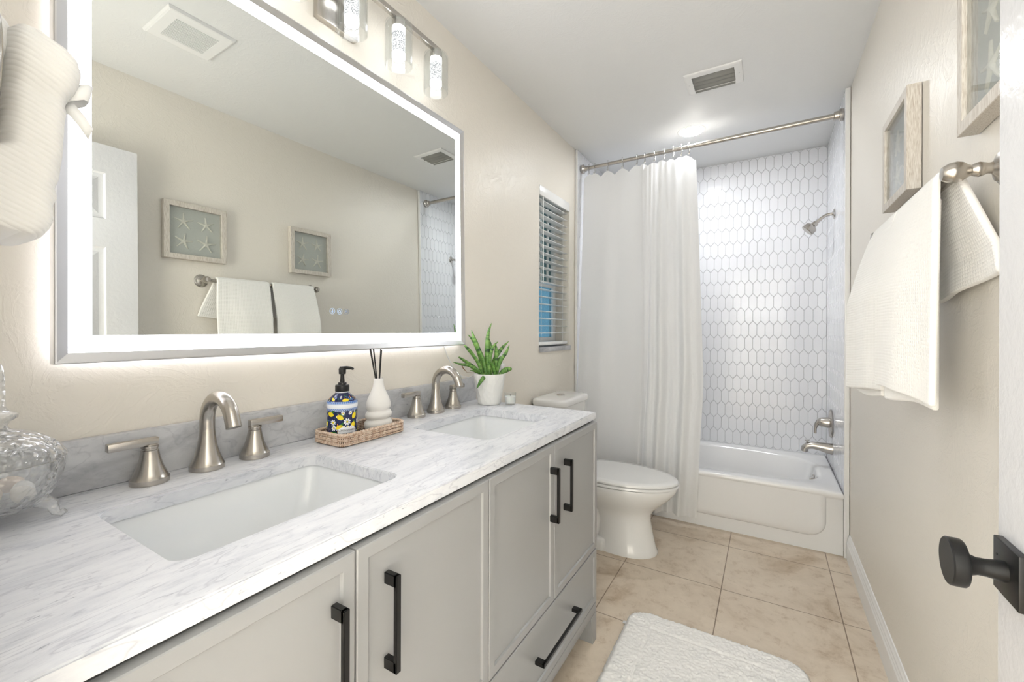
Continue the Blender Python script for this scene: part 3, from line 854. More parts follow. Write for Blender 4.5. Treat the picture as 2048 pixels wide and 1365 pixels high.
vl2 = thing('tub_valve', 'brushed nickel single lever valve with round plate on the tiled wall above the tub spout', 'faucet valve', (X5, 3.312, .600))
B().lathe([(.0, 0), (.086, 0), (.087, .003), (.083, .008), (.060, .012), (.040, .013), (.0, .013)], (X5, 3.312, .600), (-1, 0, 0), 44).build('escutcheon', M_nickel, vl2)
lv = B(); lv.lathe([(.034, .010), (.033, .020), (.029, .045), (.026, .058), (.020, .066), (.0, .068)], (X5, 3.312, .604), (-1, 0, 0), 30)
lv.tube([(X5 - .045, 3.312, .610), (X5 - .066, 3.312, .602), (X5 - .078, 3.312, .585), (X5 - .083, 3.312, .560), (X5 - .083, 3.312, .530)], [.020, .017, .012, .008, .0075], 14)
lv.build('lever', M_nickel, vl2)
sp = thing('tub_spout', 'brushed nickel tub spout with a diverter knob just above the tub rim', 'tub spout', (X5, 3.262, .452))
t_ = B()
t_.tube([(X5, 3.262, .452), (X5 - .012, 3.262, .453), (X5 - .06, 3.262, .459), (X5 - .10, 3.262, .462), (X5 - .125, 3.262, .456), (X5 - .140, 3.262, .442), (X5 - .144, 3.262, .420)], [.035, .033, .026, .0225, .021, .020, .019], 22)
t_.build('spout', M_nickel, sp)
B().lathe([(.005, 0), (.005, .012), (.013, .014), (.013, .018), (.0, .019)], (X5 - .128, 3.262, .472), (0, 0, 1), 18).build('diverter_knob', M_nickel, sp)

# ------------------------------------------------------------------ rod, rings, curtain
RY, RZ = 2.863, 2.330
rod = thing('shower_rod', 'brushed nickel shower curtain rod spanning the tub alcove', 'curtain rod', (.76, RY, RZ))
B().tube([(TL + .010, RY, RZ - .007), (.80, RY, RZ)], .0125, 20).build('inner_tube', M_nickel, rod)
B().tube([(.79, RY, RZ), (TR - .008, RY, RZ + .006)], .0145, 20).build('outer_tube', M_nickel, rod)
B().lathe([(.0, 0), (.030, 0), (.031, .004), (.031, .014), (.022, .020), (.020, .030), (.0155, .034), (.0155, .05)], (TL + .0055, RY, RZ - .007), (1, 0, 0), 30).build('flange', M_nickel, rod)
B().lathe([(.0, 0), (.031, 0), (.032, .004), (.032, .016), (.024, .020), (.022, .040), (.0175, .042)], (TR - .0005, RY, RZ + .006), (-1, 0, 0), 30).build('flange', M_nickel, rod)
RX = [.075, .118, .213, .315, .412, .462, .525, .585, .640, .690, .735]
CTOP = RZ - .052
def curtain_y(x, z):
    f = (RZ - z) / 2.25
    k = min(1, f * 1.2 + .25)
    dy = -.128 * min(1, f * 1.25) ** 1.2
    a = 0.0
    if x < .46: a = .014 * math.sin(x * 20 + 1.0 + .6 * f) + .005 * math.sin(x * 47 + 2 * f)
    else:
        q = (x - .46)
        a = .030 * math.sin(q * 42 + .8 * f) * (.9 - .3 * f) + .012 * math.sin(q * 95 + f)
        a += .014 * math.sin(.46 * 20 + 1.0 + .6 * f) * max(0, 1 - q * 12)
    return RY + .004 + dy + a * k - .012 * f
def curtain(u, v):
    z = .055 + v * (CTOP - .055)
    f = 1 - v
    xl = .034 - .004 * f; xr = .772 + .060 * min(1, f * 1.5) - .035 * max(0, f - .62) / .38
    x = xl + u * (xr - xl)
    xx = .034 + u * .76
    # a deep vertical crease near the middle
    zz = z
    if v > .955:
        d = min(abs(xx - r) for r in RX)
        gapw = .05
        zz -= (v - .955) / .045 * min(.034, (d / gapw) ** 1.6 * .034)
    y = curtain_y(xx, z)
    cr = math.exp(-((xx - (.515 - .055 * f)) / .008) ** 2); y += .022 * cr * (.25 + .75 * f)
    if v < .06: zz += .03 * (1 - u) * 0 + .012 * math.sin(u * 9)
    return Vector((x, y, zz))
b_ = B(); b_.grid(curtain, 220, 90, .95, 2.2)
cur = tag(b_.build('shower_curtain', M_curtain, ang=80, fixn=False), 'white woven shower curtain hanging from the rod in front of the tub', 'curtain')
def make_ring(x):
    b_ = B()
    pts = []
    for i in range(26):
        t = math.radians(-60 + 300 * i / 25); pts.append((x, RY - .021 * math.cos(t) * .9, RZ + .004 + .021 * math.sin(t)))
    pts = [(x, RY - .0165, RZ - .046)] + pts[::1] + [(x, RY + .006, RZ - .040)]
    b_.tube(pts, .0017, 8)
    b_.lathe([(.0, -.005), (.004, -.004), (.0055, 0), (.004, .004), (.0, .005)], (x, RY - .0195, RZ - .049), (0, 0, 1), 12)
    return b_
r0 = None
rl = ['leftmost', 'second', 'third', 'fourth', 'fifth', 'sixth', 'seventh', 'eighth', 'ninth', 'tenth', 'rightmost']
for i, x in enumerate(RX):
    if r0 is None: o = r0 = make_ring(x).build('curtain_ring', M_chrome)
    else:
        o = r0.copy(); COL.objects.link(o); o.location.x = x - RX[0]; 
    o.location.z = -.007 * (1 - x / .8)
    lb = ('leftmost metal roller ring on the curtain rod' if i == 0 else 'metal roller ring at the open right end of the curtain' if i == len(RX) - 1 else '%s metal roller ring along the curtain rod counted from the left' % rl[i])
    tag(o, lb, 'curtain ring', 'metal rings holding the shower curtain')

# ------------------------------------------------------------------ toilet
TY = 2.32
to = thing('toilet', 'white two piece toilet between the vanity and the tub', 'toilet', (.4, TY, 0))
def egg(x0, x1, hw, z, n=48, pw=2.0, ff=.56):
    # rounded front towards +X, squarer back
    out = []
    xm = x0 + (x1 - x0) * (1 - ff)
    for i in range(n):
        t = 2 * PI * i / n; ct_, st = math.cos(t), math.sin(t)
        if ct_ >= 0: x = xm + (x1 - xm) * ct_; y = hw * st
        else:
            x = xm - (xm - x0) * abs(ct_) ** (2 / 3.2); y = hw * math.copysign(abs(st) ** (2 / 2.6), st)
        out.append(Vector((x, TY + y, z)))
    return out
b_ = B()
b_.loft([egg(.335, .664, .118, 0, ff=.5), egg(.335, .665, .118, .012, ff=.5), egg(.345, .655, .110, .03, ff=.5), egg(.345, .640, .102, .10, ff=.5), egg(.335, .628, .098, .17, ff=.5),
         egg(.31, .632, .102, .205, ff=.5), egg(.27, .652, .120, .235, ff=.52), egg(.23, .688, .146, .268, ff=.54), egg(.20, .728, .170, .303, ff=.55), egg(.185, .752, .182, .335, ff=.56), egg(.18, .760, .186, .356, ff=.56), egg(.182, .758, .184, .364, ff=.56)])
b_.loft([[Vector((x, TY + y, z)) for x, y in rrect(.10, .42, -w_, w_, .03, 5)] for z, w_ in ((0, .118), (.03, .118), (.055, .112), (.062, .10))])
b_.loft([[Vector((x, TY + y, z)) for x, y in rrect(.06, .40, -w_, w_, .05, 6)] for z, w_ in ((.05, .075), (.10, .088), (.15, .098), (.19, .095), (.25, .115), (.33, .13), (.375, .14))])
b_.loft([[Vector((x, TY + y, z)) for x, y in rrect(.02, .25, -.17, .17, .04, 6)] for z in (.34, .365, .378)])
b_.build('bowl', M_porc, to, ang=55)
b_ = B(); b_.loft([egg(.215, .750, .172, .3645, ff=.56), egg(.215, .752, .174, .3672, ff=.56), egg(.20, .770, .190, .370, ff=.56), egg(.20, .770, .190, .378, ff=.56), egg(.205, .766, .187, .3815, ff=.56)]); b_.build('seat', M_porc, to, ang=55)
b_ = B(); b_.loft([egg(.22, .748, .170, .3818, ff=.56), egg(.22, .750, .172, .3850, ff=.56), egg(.212, .768, .188, .3875, ff=.56), egg(.212, .768, .188, .395, ff=.56), egg(.220, .760, .182, .401, ff=.56), egg(.26, .72, .15, .4035, ff=.56)]); b_.build('lid', M_porc, to, ang=55)
b_ = B(); 
b_.loft([[Vector((x, TY - .016 + y, z)) for x, y in rrect(.012, x1, -w_, w_, .045, 8)] for z, x1, w_ in ((.379, .195, .165), (.40, .200, .170), (.55, .206, .176), (.755, .212, .182))])
tk = b_.build('tank', M_porc, to, ang=50)
b_ = B()
b_.loft([[Vector((x, TY + y, z)) for x, y in rrect(.010 + o, .226 - o, -.214 + o, .182 - o, .055, 8)] for z, o in ((.7555, .008), (.758, .002), (.762, .0), (.782, .0), (.790, .003), (.794, .010), (.7955, .02))])
tl_ = b_.build('tank_lid', M_porc, to, ang=50)
B().lathe([(.0, .006), (.018, .006), (.0215, .004), (.024, .0), (.0, 0)], (.115, TY - .016, .7955), (0, 0, 1), 32).build('flush_button', M_chrome, tl_)

# ------------------------------------------------------------------ bath mat
bmx0, bmx1, bmy0, bmy1 = .672, 1.285, .88, 1.805
b_ = B()
def mat_fn(u, v):
    x = bmx0 + u * (bmx1 - bmx0); y = bmy0 + v * (bmy1 - bmy0)
    # rounded corners: pull the square towards a rounded rectangle
    cx, cy = (bmx0 + bmx1) / 2, (bmy0 + bmy1) / 2; hx, hy = (bmx1 - bmx0) / 2, (bmy1 - bmy0) / 2; r = .075
    dx, dy = abs(x - cx), abs(y - cy)
    ex, ey = dx - (hx - r), dy - (hy - r)
    if ex > 0 and ey > 0:
        m_ = max(ex, ey); l = math.hypot(ex, ey); k = m_ / l
        x = cx + math.copysign(hx - r + ex * k, x - cx); y = cy + math.copysign(hy - r + ey * k, y - cy)
        e = r - m_
    else: e = min(hx - dx, hy - dy)
    h = .019 * min(1, (max(e, 0) / .016)) ** .5
    gr = abs(e - .098)
    if gr < .008: h -= .006 * (1 - gr / .008)
    elif e > .10: h -= .002
    p = Vector((x, y, 0))
    h += .0035 * mnoise.noise(p * 26) + .0030 * mnoise.noise(p * 150) * min(1, e / .01 + .2)
    j = .0035 if e < .012 else .0015
    if e <= 0.0005: h = .001
    return Vector((x + random.uniform(-j, j), y + random.uniform(-j, j), max(h, .001) + random.uniform(-.0018, .0018) * (1 if e > .004 else 0)))
b_.grid(mat_fn, 150, 225)
bmat = thing('bath_mat', 'white tufted cotton bath mat on the tile floor beside the vanity', 'bath mat', ((bmx0 + bmx1) / 2, 1.34, 0))
b_.build('pile', M_mat, bmat, ang=180)
tgb = B().box(.662, .676, 1.700, 1.716, .004, .0055).build('care_tag', M_plastic, bmat)

# ------------------------------------------------------------------ picture frames
def make_frame(y0, label):
    y1 = y0 + .290; z0, z1 = 1.578, 1.872; xb, xf = W - .002, W - .034
    fr = thing('starfish_frame', label, 'picture frame', (W, y0, z0), 'starfish shadow boxes on the right wall')
    b_ = B()
    prev = None
    for o, x in [(0, xb), (0, xf + .001), (.001, xf), (.0245, xf), (.0255, xf + .001), (.0255, xb - .008)]:
        cur = [b_.bm.verts.new(Vector((x, y, z))) for y, z in ((y0 + o, z0 + o), (y1 - o, z0 + o), (y1 - o, z1 - o), (y0 + o, z1 - o))]
        if prev:
            for k in range(4): b_.face([prev[k], prev[(k + 1) % 4], cur[(k + 1) % 4], cur[k]])
        prev = cur
    b_.build('frame', M_wood, fr, smooth=False)
    B().box(xb - .009, xb, y0 + .003, y1 - .003, z0 + .003, z1 - .003).build('linen_backing', M_linen, fr, smooth=False)
    B().box(xf + .007, xf + .0085, y0 + .0256, y1 - .0256, z0 + .0256, z1 - .0256).build('glass', M_pane, fr, smooth=False)
    k = 0
    for sy in (-1, 1):
        for sz in (-1, 1):
            cy, cz = (y0 + y1) / 2 + sy * .052, (z0 + z1) / 2 + sz * .052
            s = B(); n = 5; R = .047 + .003 * ((k * 7) % 3 - 1); a0 = math.radians(80 + (k * 11) % 17); k += 1
            pts = []
            for i in range(n):
                t = a0 + 2 * PI * i / n
                for dt, r in ((-PI / 5, .010), (-.11, .028), (-.055, R * .97), (.055, R * .97), (.11, .028)):
                    pts.append((cy + r * math.cos(t + dt), cz + r * math.sin(t + dt)))
            base = [s.bm.verts.new((xb - .0092, y, z)) for y, z in pts]
            top = [s.bm.verts.new((xb - .0132, cy + (y - cy) * .94, cz + (z - cz) * .94)) for y, z in pts]
            m_ = len(base)
            for i in range(m_): s.face([base[i], base[(i + 1) % m_], top[(i + 1) % m_], top[i]])
            c = s.bm.verts.new((xb - .0165, cy, cz))
            for i in range(m_): s.face([top[i], top[(i + 1) % m_], c])
            s.build('starfish', M_star, fr, ang=60)
    return fr
f1 = make_frame(1.598, 'wood framed starfish picture on the right wall farther from the door')
dup(f1, (W, .935, 1.578), 'wood framed starfish picture on the right wall nearest the open door')

# ------------------------------------------------------------------ towel bar and towels
BX, BZ2 = 1.461, 1.474
tb = thing('towel_bar', 'brushed nickel towel bar with turned posts on the right wall', 'towel bar', (W, 1.43, BZ2))
B().tube([(BX, 1.108, BZ2), (BX, 1.748, BZ2)], .0085, 16).build('bar', M_nickel, tb)
for y in (1.108, 1.748):
    p = B()
    p.lathe([(.0, 0), (.033, 0), (.034, .004), (.030, .007), (.026, .008), (.025, .012), (.018, .014), (.0105, .019), (.0095, .024), (.0125, .032), (.0135, .036), (.0120, .041), (.0095, .046), (.0120, .051), (.0175, .058), (.0195, .066), (.0180, .076), (.012, .086), (.0, .088)], (W - .0005, y, BZ2 + .002), (-1, 0, 0), 36)
    p.build('post', M_nickel, tb)
def towel(y0, y1, zf, zb, flare0, flare1, label, seed, backdy=0):
    rnd = random.Random(seed)
    b_ = B(); r = .0085 + .009
    Lf, Lb = BZ2 - zf, BZ2 - zb; arc = PI * r; tot = Lf + arc + Lb
    def fn(u, v):
        s = u * tot
        y = y0 + v * (y1 - y0)
        fl = flare0 + (flare1 - flare0) * v
        if s < Lf:
            d = 1 - s / Lf; # 0 at the bar, 1 at the bottom when s=0
            q = d
            x = BX - r - fl * min(1, q * 2.2) ** .8 - .004 * math.sin(v * 9 + seed) * q - .006 * math.sin(v * PI) * q
            z = BZ2 - q * Lf - .012 * math.sin(v * 2.4 + seed) * q
            y += (.008 * (v - .5)) * -q + .004 * math.sin(q * 5 + seed)
        elif s < Lf + arc:
            t = PI - (s - Lf) / r; x = BX + r * math.cos(t); z = BZ2 + r * math.sin(t)
        else:
            q = (s - Lf - arc) / Lb
            x = BX + r + (W - .014 - BX - r) * min(1, q * 1.4) - .004 * q * v + .004 * math.sin(v * 10) * q
            z = BZ2 - q * Lb - .045 * q * (v - .5)
            y += -backdy * q * (1 - v) ** 2
        return Vector((x, y, z))
    b_.grid(fn, 90, 26, tot, y1 - y0)
    b_.thick = .013
    # inner folded layer showing below the outer flap
    def fn2(u, v):
        y = y0 + .05 + v * (y1 - y0 - .085); q = u
        fl = flare0 + (flare1 - flare0) * v
        return Vector((BX - r - fl * min(1, q * 2.2) ** .8 + .014, y, BZ2 - .02 - q * (Lf - .006 + .006 * math.sin(v * 5 + seed))))
    b_.grid(fn2, 20, 10, Lf, y1 - y0)
    o = b_.build('towel', M_towel, ang=75, fixn=False)
    return tag(o, label, 'towel', 'white waffle towels on the bar')
towel(1.150, 1.432, 1.030, 1.262, .002, .044, 'white waffle towel on the bar nearest the open door', 3, .065)
towel(1.452, 1.722, 1.012, 1.275, .030, .062, 'white waffle towel on the bar nearest the tub', 5, .01)

# ------------------------------------------------------------------ hand towel on a ring, near wall
RCX, RCZ, RR = .434, 1.454, .073
rg = thing('towel_ring', 'brushed nickel towel ring at the left edge, holding the white hand towel', 'towel ring', (RCX, NW, RCZ + RR))
B().lathe([(.0, 0), (.028, 0), (.028, .004), (.018, .010), (.010, .014), (.010, .046), (.013, .050), (.0, .062)], (RCX, NW + .0005, RCZ + RR), (0, 1, 0), 28).build('post', M_nickel, rg)
pts = [(RCX + RR * math.sin(2 * PI * i / 48), NW + .0530, RCZ + RR * math.cos(2 * PI * i / 48)) for i in range(49)]
B().tube(pts, (.0058), 16, caps=False).build('ring', M_nickel, rg)

ht = thing('hand_towel', 'white ribbed hand towel gathered with a satin ribbon at the upper left', 'hand towel', (.436, .12, 1.275))
b_ = B()
n = 72
secs = [(1.2755, .090, 0.1320), (1.280, .084, 0.1380), (1.290, .080, 0.1440), (1.300, .079, 0.1465), (1.315, .077, 0.1460), (1.324, .077, 0.1495), (1.334, .076, 0.1475), (1.346, .077, 0.1510), (1.358, .080, .1520), (1.369, .104, .1525), (1.405, .106, 0.1540), (1.420, .106, 0.1560), (1.427, .105, 0.1552), (1.434, .107, 0.1565), (1.444, .107, 0.1625), (1.456, .107, 0.1665), (1.468, .107, 0.1680), (1.479, .107, 0.1650), (1.487, .108, 0.1580), (1.493, .110, 0.1480), (1.4965, .114, 0.1380)]
rings = []
for k, (z, y0, y1) in enumerate(secs):
    rg_ = []
    hx = .068 - (.010 if z > 1.49 else .004 if z > 1.484 else 0) - (.004 if z < 1.278 else 0) - .006 * math.exp(-((z - 1.430) / .01) ** 2)
    for i in range(n):
        t = 2 * PI * i / n; ct_, st = math.cos(t), math.sin(t)
        x = .436 + hx * math.copysign(abs(ct_) ** .55, ct_); y = (y0 + y1) / 2 + (y1 - y0) / 2 * math.copysign(abs(st) ** .55, st)
        rg_.append(Vector((x, y, z + (.010 * (1 - (y - .08) / .06) if z < 1.285 else 0))))
    rings.append(rg_)
b_.loft(rings)
fold = [(1.440, .068, .102), (1.455, .066, .1105), (1.464, .066, .1135), (1.474, .066, .1165), (1.486, .066, .1190), (1.496, .066, .1185), (1.504, .067, .1175), (1.509, .068, .1165), (1.5125, .070, .1155)]
b_.loft([[Vector((.434 + (min(.060, math.sqrt(.0665 ** 2 - (z - RCZ) ** 2) - .004)) * math.copysign(abs(math.cos(2 * PI * i / 48)) ** .6, math.cos(2 * PI * i / 48)), (y0 + y1) / 2 + (y1 - y0) / 2 * math.copysign(abs(math.sin(2 * PI * i / 48)) ** .7, math.sin(2 * PI * i / 48)), z)) for i in range(48)] for z, y0, y1 in fold])
for f in b_.bm.faces:
    for l in f.loops:
        co = l.vert.co; l[b_.uv].uv = (0.003, co.z + .5 * co.y)
b_.build('towel', M_handtowel, ht, ang=80)
b_ = B()
def strip(pts, wv):
    V = [[b_.bm.verts.new(Vector(p) + Vector(wv) * s) for s in (-.5, .5)] for p in pts]
    for i in range(len(V) - 1): b_.face([V[i][0], V[i + 1][0], V[i + 1][1], V[i][1]])
strip([(.470, 0.1535, 1.442), (.482, 0.1600, 1.447), (.486, 0.1690, 1.451), (.480, 0.1745, 1.452), (.462, 0.1755, 1.452), (.452, 0.1690, 1.449), (.458, 0.1590, 1.444), (.466, 0.1535, 1.441)], (.0, .003, .019))
strip([(.470, 0.1540, 1.434), (.476, 0.1600, 1.429), (.480, 0.1670, 1.418), (.480, 0.1745, 1.406)], (.001, .004, .014))
b_.lathe([(.0, -.006), (.006, -.003), (.006, .003), (.0, .006)], (.468, 0.1535, 1.438), (1, 0, 0), 12)
b_.thick = .0006
b_.build('ribbon', M_ribbon, ht)

# ------------------------------------------------------------------ tray, soap, diffuser
CTZ = CT1 + .0005
tx0_, tx1_, ty0_, ty1_ = .058, .192, .738, .978
tray = thing('wicker_tray', 'rectangular woven rattan tray between the two basins', 'tray', (.125, .858, CTZ))
b_ = B()
b_.prism(rrect(tx0_ + .006, tx1_ - .006, ty0_ + .006, ty1_ - .006, .018), CTZ, CTZ + .005, mi=1)
def perim(o, n):
    pts = rrect(tx0_ + o, tx1_ - o, ty0_ + o, ty1_ - o, .02, 8); pts.append(pts[0])
    L_ = [0]
    for i in range(1, len(pts)): L_.append(L_[-1] + math.dist(pts[i], pts[i - 1]))
    out = []
    for k in range(n):
        t = L_[-1] * k / n; i = max(j for j in range(len(L_)) if L_[j] <= t)
        i = min(i, len(pts) - 2); f = (t - L_[i]) / (L_[i + 1] - L_[i])
        out.append((pts[i][0] + (pts[i + 1][0] - pts[i][0]) * f, pts[i][1] + (pts[i + 1][1] - pts[i][1]) * f))
    return out
a = perim(.0055, 120)
a2 = perim(.0065, 120)
b_.loft([[Vector((x, y, z)) for x, y in q] for q, z in ((a, CTZ + .002), (a, CTZ + .029), (a2, CTZ + .029), (a2, CTZ + .002), (a, CTZ + .002))], True, False, False, mi=1)
bmesh.ops.remove_doubles(b_.bm, verts=b_.bm.verts[:], dist=1e-6)
b_.build('tray_base', [M_rattan, M_ratgap], tray, smooth=False)
wv = B(); NP = 132
for row in range(5):
    z = CTZ + .0038 + row * .0053
    pa, pb = perim(.0035, NP * 2), perim(.0075, NP * 2)
    for off in (0, 1):
        pts = []
        for k in range(NP * 2 + 1):
            kk = k % (NP * 2); ph = math.cos(PI * (k / 2.0 + off + row))
            f = .5 + .5 * ph
            pts.append((pa[kk][0] * f + pb[kk][0] * (1 - f), pa[kk][1] * f + pb[kk][1] * (1 - f), z + .0016 * math.sin(PI * (k / 2.0 + off))))
        wv.tube(pts, .0017, 5, caps=False)
wv.build('woven_side', M_rattan, tray)
rm = B(); pa = perim(.0055, 160)
for off in (0, 1, 2):
    pts = []
    for k in range(161):
        t = 2 * PI * (k / 160 * 26 + off / 3); x, y = pa[k % 160]
        nx, ny = x - (tx0_ + tx1_) / 2, y - (ty0_ + ty1_) / 2
        ax2 = Vector((math.copysign(1, nx) if abs(abs(nx) - .0615) < .004 else 0, math.copysign(1, ny) if abs(abs(ny) - .1145) < .004 else 0, 0))
        if ax2.length == 0: ax2 = Vector((nx, ny, 0))
        ax2.normalize()
        p = Vector((x, y, CTZ + .0315)) + ax2 * .0028 * math.cos(t) + Vector((0, 0, .0022 * math.sin(t)))
        pts.append(p)
    rm.tube(pts, .0024, 6, caps=False)
rm.build('braided_rim', M_rattan, tray)

# soap bottle with printed lemons and flowers
SBX, SBY, SBZ = .126, .790, CTZ + .0052
soap = thing('soap_bottle', 'lemon and flower patterned pump soap bottle with a black pump on the wicker tray', 'soap bottle', (SBX, SBY, SBZ))
BR = .0405; CAMT = math.atan2(-SBY, 1.1574 - SBX)
prof = [(.0, 0), (.036, 0), (.0395, .003), (BR, .008), (BR, .086), (.0408, .0955), (.0416, .100), (.0410, .1065), (.0385, .112), (.0300, .122), (.0215, .130), (.0175, .134), (.0165, .139), (.0165, .142)]
bt = B(); bt.lathe(prof[:5], (SBX, SBY, SBZ), seg=56, mi=0, cap1=False)
bt.lathe([(BR, .086), (.0406, .0935)], (SBX, SBY, SBZ), seg=56, mi=8, cap0=False, cap1=False)
bt.lathe([(.0406, .0935), (.0412, .097), (.0415, .100), (.0411, .104)], (SBX, SBY, SBZ), seg=56, mi=1, cap0=False, cap1=False)
bt.lathe([(.0411, .104), (.0408, .1075), (.0385, .112)], (SBX, SBY, SBZ), seg=56, mi=8, cap0=False, cap1=False)
bt.lathe(prof[8:12], (SBX, SBY, SBZ), seg=56, mi=0, cap0=False, cap1=False)
bt.lathe(prof[11:], (SBX, SBY, SBZ), seg=56, mi=1, cap0=False)
def prad(h):
    for i in range(1, len(prof)):
        if prof[i][1] >= h and prof[i][1] > prof[i - 1][1]:
            f = (h - prof[i - 1][1]) / (prof[i][1] - prof[i - 1][1]); return prof[i - 1][0] + f * (prof[i][0] - prof[i - 1][0])
    return .017
def onb(u, h, e=.0003):     # u = metres along the girth from the camera-facing side
    t = CAMT + u / BR; r = prad(h) + e
    return Vector((SBX + r * math.cos(t), SBY + r * math.sin(t), SBZ + h))
def blob(u, h, a, b2, rot, mi, e=.0003, n=14, lobes=0, tipk=0):
    ring = []
    for i in range(n):
        t = 2 * PI * i / n; k = 1 + (.0 if not lobes else .28 * math.cos(lobes * t))
        x, y = a * k * math.cos(t), b2 * k * math.sin(t)
        if tipk and abs(math.cos(t)) > .97: x *= 1 + tipk
        ring.append((u + x * math.cos(rot) - y * math.sin(rot), h + x * math.sin(rot) + y * math.cos(rot)))
    c = bt.bm.verts.new(onb(u, h, e)); V = [bt.bm.verts.new(onb(*q, e)) for q in ring]
    for i in range(n): bt.face([c, V[i], V[(i + 1) % n]], mi)
rb = random.Random(11)
def flower(u, h, r, pet=8, col=3, e=.0006):
    for i in range(pet):
        t = 2 * PI * i / pet + .3; blob(u + r * .62 * math.cos(t), h + r * .62 * math.sin(t), r * .36, r * .19, t, col, e, 10)
    blob(u, h, r * .24, r * .24, 0, 2, e + .0003, 10)
for i in range(230):
    u = rb.uniform(-PI * BR, PI * BR); h = rb.uniform(.006, .084)
    blob(u, h, rb.uniform(.0012, .0036), rb.uniform(.0008, .0015), rb.uniform(0, PI), rb.choice([4, 4, 4, 5, 6, 3, 2]), .0003, 8)
lem = [(-.006, .070, -.5), (-.007, .043, .35), (-.026, .022, -.75), (.034, .072, 1.0), (.030, .046, 1.2), (-.032, .078, -.2), (-.052, .05, .6), (.060, .03, .2), (.075, .07, -.4), (-.075, .07, .8), (-.08, .02, .2), (.09, .045, .9), (-.105, .05, .1)]
for u, h, rt in lem:
    blob(u + .005, h + .006, .008, .003, rt + .6, 4, .0005, 10); blob(u, h, .0088, .0064, rt, 2, .0007, 16, 0, .18)
for u, h, r in ((.013, .057, .0105), (-.024, .056, .009), (.002, .081, .0058), (.022, .081, .006), (-.022, .041, .008), (.052, .055, .009), (-.062, .075, .008), (.08, .02, .009), (-.09, .06, .009), (.11, .07, .009)): flower(u, h, r)
for k in range(44):
    u = (k / 44 - .5) * 2 * PI * BR; blob(u, .0900, .0022, .0030, 0, 5, .0004, 10); blob(u + .0029, .0885, .0010, .0014, 0, 0, .0005, 6); blob(u, .0900, .0009, .0014, 0, 1, .0007, 6)
    blob(u, .1095, .0028, .0026, 0, 5, .0005, 8)
for k in range(60):
    h = rb.uniform(.114, .129); blob(rb.uniform(-PI * BR, PI * BR), h, .003, .0012, rb.uniform(0, 3), rb.choice([3, 4, 5, 6]), .0004, 8)
blob(.010, .116, .0105, .0036, .1, 2, .0008, 14); blob(-.03, .118, .008, .003, -.4, 2, .0008, 12); flower(-.004, .1235, .004, 6)
# label plate
lu = math.radians(20) * BR
rg1 = [(lu + .0255 * math.copysign(abs(math.cos(2 * PI * i / 40)) ** .6, math.cos(2 * PI * i / 40)), .0305 + .0125 * math.copysign(abs(math.sin(2 * PI * i / 40)) ** .8, math.sin(2 * PI * i / 40))) for i in range(40)]
for k in range(6):
    f0, f1_ = k / 6, (k + 1) / 6
    A = [bt.bm.verts.new(onb(lu + (x - lu) * f0, .0305 + (y - .0305) * f0, .0011)) for x, y in rg1]; C = [bt.bm.verts.new(onb(lu + (x - lu) * f1_, .0305 + (y - .0305) * f1_, .0011)) for x, y in rg1]
    for i in range(40):
        j = (i + 1) % 40
        bt.face([A[i], A[j], C[j], C[i]] if k else [A[i], C[j], C[i]], 3)
for k in (-1, 0, 1): blob(lu + k * .010, .0430, .004, .003, 0, 3, .0011, 8); blob(lu + k * .010, .0430, .0014, .0014, 0, 2, .0015, 8)
def text_mesh(txt, width, mapper, b_, mi):
    cu = D.curves.new('txt', 'FONT'); cu.body = txt; cu.align_x = 'CENTER'; cu.resolution_u = 3
    ob = D.objects.new('txt', cu); COL.objects.link(ob)
    dg = bpy.context.evaluated_depsgraph_get(); me = ob.evaluated_get(dg).to_mesh()
    xs = [v.co.x for v in me.vertices]; sc = width / (max(xs) - min(xs))
    t = bmesh.new(); t.from_mesh(me)
    bmesh.ops.triangulate(t, faces=t.faces[:])
    mp = {}
    for v in t.verts: mp[v] = b_.bm.verts.new(mapper(v.co.x * sc, v.co.y * sc))
    for f in t.faces: b_.face([mp[v] for v in f.verts], mi)
    t.free(); D.objects.remove(ob); D.curves.remove(cu)
text_mesh('LEMON VERBENA', .046, lambda x, y: onb(lu + x, .0315 + y * 1.25, .0017), bt, 7)
text_mesh('HAND SOAP', .026, lambda x, y: onb(lu + x, .0232 + y * 1.25, .0017), bt, 7)
text_mesh('~', .010, lambda x, y: onb(lu + x, .0192 + y, .0017), bt, 7)
bt.build('bottle', [M_navy, M_pwhite, M_lemon, M_pwhite, M_pgreen, M_pblue, M_porange, M_ink, M_pale], soap, ang=60, fixn=False)
pz = SBZ + .1385
pb_ = B(); pb_.lathe([(.0185, .137), (.0190, .138), (.0190, .152), (.0182, .155), (.0120, .156), (.0110, .162), (.0065, .163), (.0055, .175), (.0050, .184), (.0095, .186), (.0100, .200), (.0085, .203), (.0, .2035)], (SBX, SBY, SBZ), seg=28)
dn = Vector((math.cos(CAMT + PI / 2 - .3), math.sin(CAMT + PI / 2 - .3), 0)); c0 = Vector((SBX, SBY, SBZ + .1985))
pb_.tube([c0 - dn * .006 + Vector((0, 0, .003)), c0 + dn * .012 + Vector((0, 0, .0045)), c0 + dn * .024 + Vector((0, 0, .0035)), c0 + dn * .031 + Vector((0, 0, .0005))], [.0052, .005, .0042, .003], 12)
pb_.build('pump', M_black, soap)

